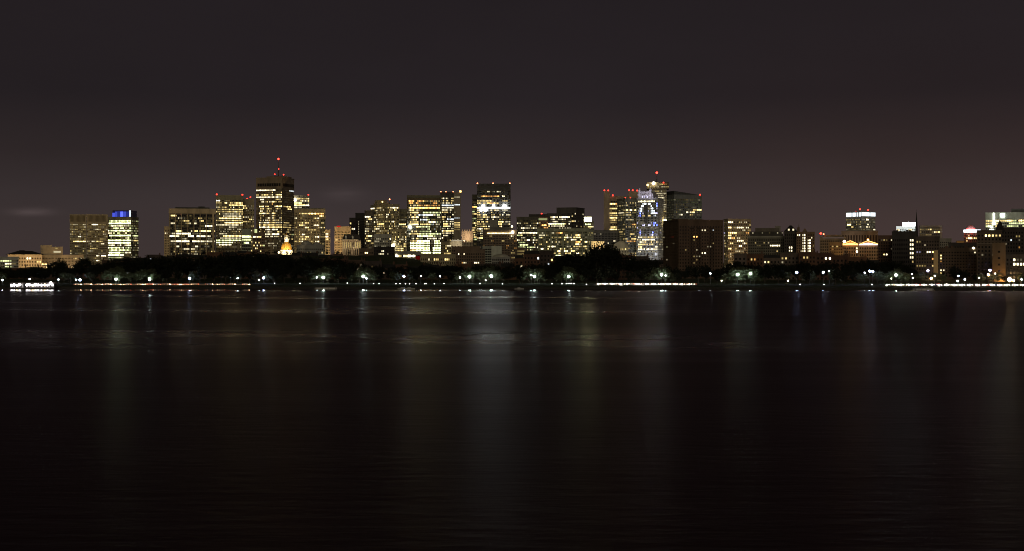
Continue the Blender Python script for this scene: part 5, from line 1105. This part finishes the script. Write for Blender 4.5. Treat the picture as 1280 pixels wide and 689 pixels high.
# pavilion on the water, far left
def pavilion(x0,x1,label,lamps):
    Y=908; xc=tx((x0+x1)/2)*Y; w=(x1-x0)/F*Y; r=tag(empty('boathouse',(xc,Y,.7)),label,'boathouse','lit boathouse pavilions')
    m=MB(); m.box(-w/2-1,w/2+1,-2.5,5,-.9,0); m.build('deck',wall((.05,.048,.045)),r)
    m=MB(); m.box(-w/2,w/2,3.6,4,0,2.7); m.box(-w/2,-w/2+.3,-.6,3.6,0,2.7); m.box(w/2-.3,w/2,-.6,3.6,0,2.7); m.build('wall',wall((.09,.088,.085)),r)
    m=MB(); m.frus(-w/2-.8,w/2+.8,-1.6,4.8,2.7,3.5,1.2,1.6); m.build('roof',wall((.3,.28,.26)),r)
    n=max(2,round(w/2.6))
    for i in range(n+1):
        m=MB(); x=-w/2+.2+(w-.4)*i/n; m.cyl(x,-1.1,0,2.72,.12,.12,8); m.build('post',wall((.7,.7,.68)),r)
    for (p,z,rad,col,st) in lamps:
        x=tx(p)*Y-xc; m=MB(); m.sphere(x,-1.9,z,rad,10,6); m.cyl(x,-1.9,0,z,.06,.06,6); m2=MB(); m2.sphere(x,-1.9,z,rad,10,6)
        q=MB(); q.cyl(x,-1.9,-.05,z,.06,.06,6); pp=q.build('lamp_post',METAL,r); m2.build('lamp',glow(col,st),pp)
PW=(1,.93,.97); PY=(1,.8,.5)
pavilion(13.5,29.5,'left smaller boathouse pavilion blazing with white lamps below the hip-roofed hall',[(16,1.6,.75,PW,12),(19,1.8,.8,PW,13),(22.5,1.5,.7,PY,10),(26,2.0,.85,PW,13)])
pavilion(33,68,'long boathouse pavilion blazing with white lamps below the stepped sandy hall',[(35,1.8,.8,PW,13),(38,1.9,.8,PW,12),(42,1.6,.75,PY,10),(45.5,1.9,.85,PW,13),(49,1.8,.75,PW,11),(53,1.7,.75,PW,11),(57,1.8,.8,PY,10),(60.5,1.7,.7,PW,10),(64.5,3.0,.9,PW,15),(66.5,1.8,.7,PW,10)])
for k,(p,y,c) in enumerate(((4,356,'k'),(2,360,'k'),(8,360,'k'))): pass
# pontoons and boats
def pontoon(x0,x1,label,Y,h):
    xc=tx((x0+x1)/2)*Y; w=(x1-x0)/F*Y; r=tag(empty('pontoon',(xc,Y,0)),label,'dock')
    m=MB(); m.box(-w/2,w/2,-2,2,-.3,h); m.build('deck',wall((.62,.60,.56)),r)
    for i in range(4):
        m=MB(); x=-w/2+.6+(w-1.2)*i/3; m.cyl(x,-2.2,-1,h+.9,.14,.14,8); m.build('pile',wall((.2,.17,.14)),r)
pontoon(394,421,'pale floating landing stage lit by the lamps below the slim tan annex',903,.9)
pontoon(1142,1165.5,'long pale floating dock on the water below the pale stair strip',866,.95)
def boat(p,Y,L,label):
    r=tag(empty('motorboat',(tx(p)*Y,Y,0)),label,'boat','small boats moored at the far bank')
    m=MB(); n=8; ring=[]
    for i in range(n+1):
        t=i/n; hw=.95*(1-max(0,(t-.55)/.45)**2)+.02; x=-L/2+L*t
        b=len(m.v); m.v+=[(x,-hw,.5+.2*t),(x,-hw*.55,-.2),(x,hw*.55,-.2),(x,hw,.5+.2*t)]; ring.append(b)
    for a,b in zip(ring,ring[1:]):
        for k in range(3): m.f.append((a+k,b+k,b+k+1,a+k+1)); m.sm.append(False)
        m.f.append((a+3,b+3,b,a)); m.sm.append(False)
    m.f.append((ring[0],ring[0]+1,ring[0]+2,ring[0]+3)); m.sm.append(False)
    m.build('hull',wall((.6,.6,.58),.4),r)
    m=MB(); m.frus(-L*.22,L*.16,-.7,.7,.5,1.15,.35,.15); m.build('cabin',wall((.4,.4,.4),.4),r)
    m=MB(); m.frus(L*.161,L*.2,-.6,.6,.6,1.08,.01,.1); m.build('windscreen',glass(),r)
boat(503,898,6,'white motorboat moored below the low store, left of a second boat')
boat(512,897,7,'longer white motorboat moored below the low store beside the first')
boat(649,893,6,'small white motorboat moored below the yellow-banded block')
# ======================================================================= cars
CARC={'white':(.75,.75,.74),'silver':(.45,.46,.47),'black':(.02,.02,.022),'red':(.35,.03,.025),'blue':(.04,.07,.2),'grey':(.16,.165,.17)}
_cm={}
def make_car(colname,dim=False):
    root=tag(empty('car',(0,0,-500)),'x','car','cars on the riverside road')
    prof_=[(-2.2,.35),(-2.2,.85),(-1.75,.98),(-1.2,1.42),(.45,1.45),(1.05,1.0),(2.0,.86),(2.2,.6),(2.2,.35)]
    m=MB(); n=len(prof_)
    for sy in (-1,1):
        for (x,z) in prof_: m.v.append((x,sy*(.88 if z<1.1 else .72),z))
    m.f.append(tuple(range(n))); m.sm.append(False); m.f.append(tuple(range(2*n-1,n-1,-1))); m.sm.append(False)
    for i in range(n):
        j=(i+1)%n; m.f.append((i,n+i,n+j,j)); m.sm.append(False)
    pm=wall(CARC[colname],.3,2.0,.08,.6); m.build('body',pm,root)
    m=MB()
    for sy in (-1,1):
        y=sy*.83
        m.v+=[]; a=[(-1.5,y,1.02),(.85,y,1.02),(.4,sy*.745,1.38),(-1.1,sy*.745,1.38)]
        m.quad(*a)
    m.build('side_window',glass(),root)
    w=MB(); w.tube((0,-.12,0),(0,.12,0),.32,.32,14); wm=w.mesh('wheel',wall((.02,.02,.02)))
    for x in (-1.4,1.4):
        for y in (-.8,.8): link(wm,'wheel',root,(x,y,.32))
    h=MB(); h.sphere(0,0,0,  .2 if dim else .28,8,6); hm=h.mesh('headlight',glow((1,.62,.34),34) if dim else glow((1,.9,.75),230)); t=MB(); t.sphere(0,0,0,.16,8,6); tm=t.mesh('tail_light',glow((1,.2,.08),12))
    q=MB(); q.sphere(0,0,0,.12,8,6); qm=q.mesh('trail_fill_lamp',glow((1,.55,.25),10) if dim else glow((1,.86,.66),34))  # side lamps added so the queue glows as a continuous line
    for x in (-1.0,.9):
        for y in (-.92,.92): link(qm,'trail_fill_lamp',root,(x,y,.78))
    for y in (-.66,.66): link(hm,'headlight',root,(2.16,y,.68)); link(tm,'tail_light',root,(-2.16,y,.78))
    return root
protoC={}
names=list(CARC)
def car(px,off,flip,lst,dim=False):
    c=rnd.choice(names); Y=shore_y(px)+off; X=tx(px)*Y; z=gz(X,Y)+.04
    ang=math.atan2(shore_y(px+5)-shore_y(px-5),tx(px+5)*shore_y(px+5)-tx(px-5)*shore_y(px-5))+(pi if flip else 0)
    kk=(c,dim)
    if kk not in protoC: o=protoC[kk]=make_car(c,dim); o.location=(X,Y,z); o.rotation_euler=(0,0,ang)
    else: o=copy_thing(protoC[kk],(X,Y,z),ang)
    lst.append((px,o,c+' car'))
near=[];far=[]
px=1113.0
while px<1300:
    if rnd.random()<.10: px+=rnd.uniform(4,9)
    car(px,37,True,near); car(px+4.6+rnd.uniform(-.4,.4),42.5,False,far); px+=rnd.uniform(9.1,9.9)
name_row(near,'%s in the near lane below %s'); name_row(far,'%s in the far lane below %s')
near=[];far=[]
px=752.0
while px<866:
    if rnd.random()<.12: px+=rnd.uniform(4,8)
    car(px,55,True,near)
    if px<846: car(px+4,60,False,far)
    px+=rnd.uniform(8.6,9.8)
name_row(near,'%s in the near lane below %s'); name_row(far,'%s in the far lane below %s')
near=[]
px=97.0
while px<312:
    car(px,rnd.choice((23,27.5)),rnd.random()<.35,near,True); px+=rnd.uniform(10,15) if px<240 else rnd.uniform(13,20)
name_row(near,'%s on the road below %s')
# ======================================================================= sky and air
w=bpy.data.worlds.new('World'); SC.world=w; w.use_nodes=True; nt=w.node_tree; nt.nodes.clear(); N=nt.nodes; Lk=nt.links.new
out=N.new('ShaderNodeOutputWorld'); tc=N.new('ShaderNodeTexCoord'); sp=N.new('ShaderNodeSeparateXYZ'); Lk(tc.outputs['Generated'],sp.inputs[0])
cr=N.new('ShaderNodeValToRGB'); e=cr.color_ramp.elements; e[0].position=0; e[0].color=(.049,.0350,.0335,1); e[1].position=1; e[1].color=(.006,.0042,.0048,1)
for p,c in ((.045,(.0385,.0288,.0292)),(.075,(.0280,.0202,.0207)),(.115,(.0182,.0137,.0155)),(.19,(.0164,.0124,.0141)),(.4,(.0095,.007,.0078))):
    x=e.new(p); x.color=c+(1,)
Lk(sp.outputs['Z'],cr.inputs[0])
def M(op,a,b=None,c=None):
    n=N.new('ShaderNodeMath'); n.operation=op
    for i,k in enumerate((a,b,c)):
        if k is None: continue
        if isinstance(k,(int,float)): n.inputs[i].default_value=k
        else: Lk(k,n.inputs[i])
    return n.outputs[0]
U=M('DIVIDE',sp.outputs['X'],M('MAXIMUM',sp.outputs['Y'],.05)); V=M('DIVIDE',sp.outputs['Z'],M('MAXIMUM',sp.outputs['Y'],.05))
# cloud texture lit from below by the city
mp=N.new('ShaderNodeMapping'); mp.inputs['Scale'].default_value=(2.2,2.2,7); Lk(tc.outputs['Generated'],mp.inputs[0])
nz=N.new('ShaderNodeTexNoise'); nz.inputs['Scale'].default_value=1.6; nz.inputs['Detail'].default_value=6; Lk(mp.outputs[0],nz.inputs['Vector'])
cl=M('MULTIPLY_ADD',nz.outputs['Fac'],.46,.77)
az=M('MULTIPLY_ADD',U,.12,1.0)
def blob(px,py,wx,wy,amp):
    a=M('POWER',M('MULTIPLY',M('SUBTRACT',U,tx(px)),F/wx),2); b=M('POWER',M('MULTIPLY',M('SUBTRACT',V,(HZ-py)/F),F/wy),2)
    return M('MULTIPLY',M('EXPONENT',M('MULTIPLY',M('ADD',a,b),-1)),amp)
mp3=N.new('ShaderNodeMapping'); mp3.inputs['Scale'].default_value=(25,25,140); Lk(tc.outputs['Generated'],mp3.inputs[0])
nz3=N.new('ShaderNodeTexNoise'); nz3.inputs['Scale'].default_value=1.5; nz3.inputs['Detail'].default_value=4; Lk(mp3.outputs[0],nz3.inputs['Vector'])
wisp=M('MULTIPLY',M('ADD',blob(38,265,26,4.5,.75),blob(430,242,24,8,.42)),M('MULTIPLY_ADD',nz3.outputs['Fac'],1.6,.2))
glowb=M('ADD',M('ADD',blob(738,290,110,60,.22),blob(610,270,110,50,.16)),M('ADD',blob(350,270,150,70,.10),blob(1000,300,420,120,.10)))
tot=M('MULTIPLY',M('MULTIPLY',cl,az),M('ADD',M('ADD',wisp,glowb),1.0))
tr=N.new('ShaderNodeMapRange'); tr.interpolation_type='SMOOTHSTEP'; tr.inputs['From Min'].default_value=.05; tr.inputs['From Max'].default_value=.26; Lk(U,tr.inputs['Value'])
tm=N.new('ShaderNodeMix'); tm.data_type='RGBA'; tm.inputs['A'].default_value=(1,1,1,1); tm.inputs['B'].default_value=(1.08,.98,.93,1); tz=N.new('ShaderNodeMapRange'); tz.interpolation_type='SMOOTHSTEP'; tz.inputs['From Min'].default_value=.07; tz.inputs['From Max'].default_value=.19; tz.inputs['To Min'].default_value=1; tz.inputs['To Max'].default_value=.15; Lk(sp.outputs['Z'],tz.inputs['Value']); Lk(M('MULTIPLY',tr.outputs[0],tz.outputs[0]),tm.inputs['Factor'])
vm=N.new('ShaderNodeVectorMath'); vm.operation='MULTIPLY'; Lk(cr.outputs[0],vm.inputs[0]); Lk(tm.outputs['Result'],vm.inputs[1])
bg=N.new('ShaderNodeBackground'); Lk(vm.outputs[0],bg.inputs[0]); Lk(tot,bg.inputs[1])
sky=N.new('ShaderNodeTexSky'); sky.sky_type='NISHITA'; sky.sun_disc=False; sky.sun_elevation=radians(24); sky.sun_rotation=radians(182)
bg2=N.new('ShaderNodeBackground'); Lk(sky.outputs[0],bg2.inputs[0]); bg2.inputs[1].default_value=.0001
ad=N.new('ShaderNodeAddShader'); Lk(bg.outputs[0],ad.inputs[0]); Lk(bg2.outputs[0],ad.inputs[1]); Lk(ad.outputs[0],out.inputs[0])
# dim warm light of the near-side city behind the camera
l=bpy.data.lights.new('night_light','SUN'); l.energy=.35; l.color=(1,.87,.60); l.angle=radians(30); o=bpy.data.objects.new('night_light',l); C.objects.link(o)
o.rotation_euler=(radians(90-24),0,radians(-2))
# ======================================================================= camera and render
cam=bpy.data.cameras.new('camera'); co=bpy.data.objects.new('camera',cam); C.objects.link(co); SC.camera=co
co.location=(0,0,CAMH); co.rotation_euler=(pi/2,0,0); cam.sensor_width=36; cam.lens=36*F/1280; cam.shift_y=-(344.5-HZ)/1280; cam.clip_start=.5; cam.clip_end=90000
SC.view_settings.view_transform='Standard'; SC.view_settings.look='None'; SC.view_settings.exposure=0; SC.view_settings.gamma=1
cy=SC.cycles; cy.filter_width=1.0; cy.use_denoising=True; cy.max_bounces=4; cy.diffuse_bounces=2; cy.glossy_bounces=2; cy.transmission_bounces=2; cy.sample_clamp_indirect=4
try: cy.denoiser='OPENIMAGEDENOISE'
except Exception: pass
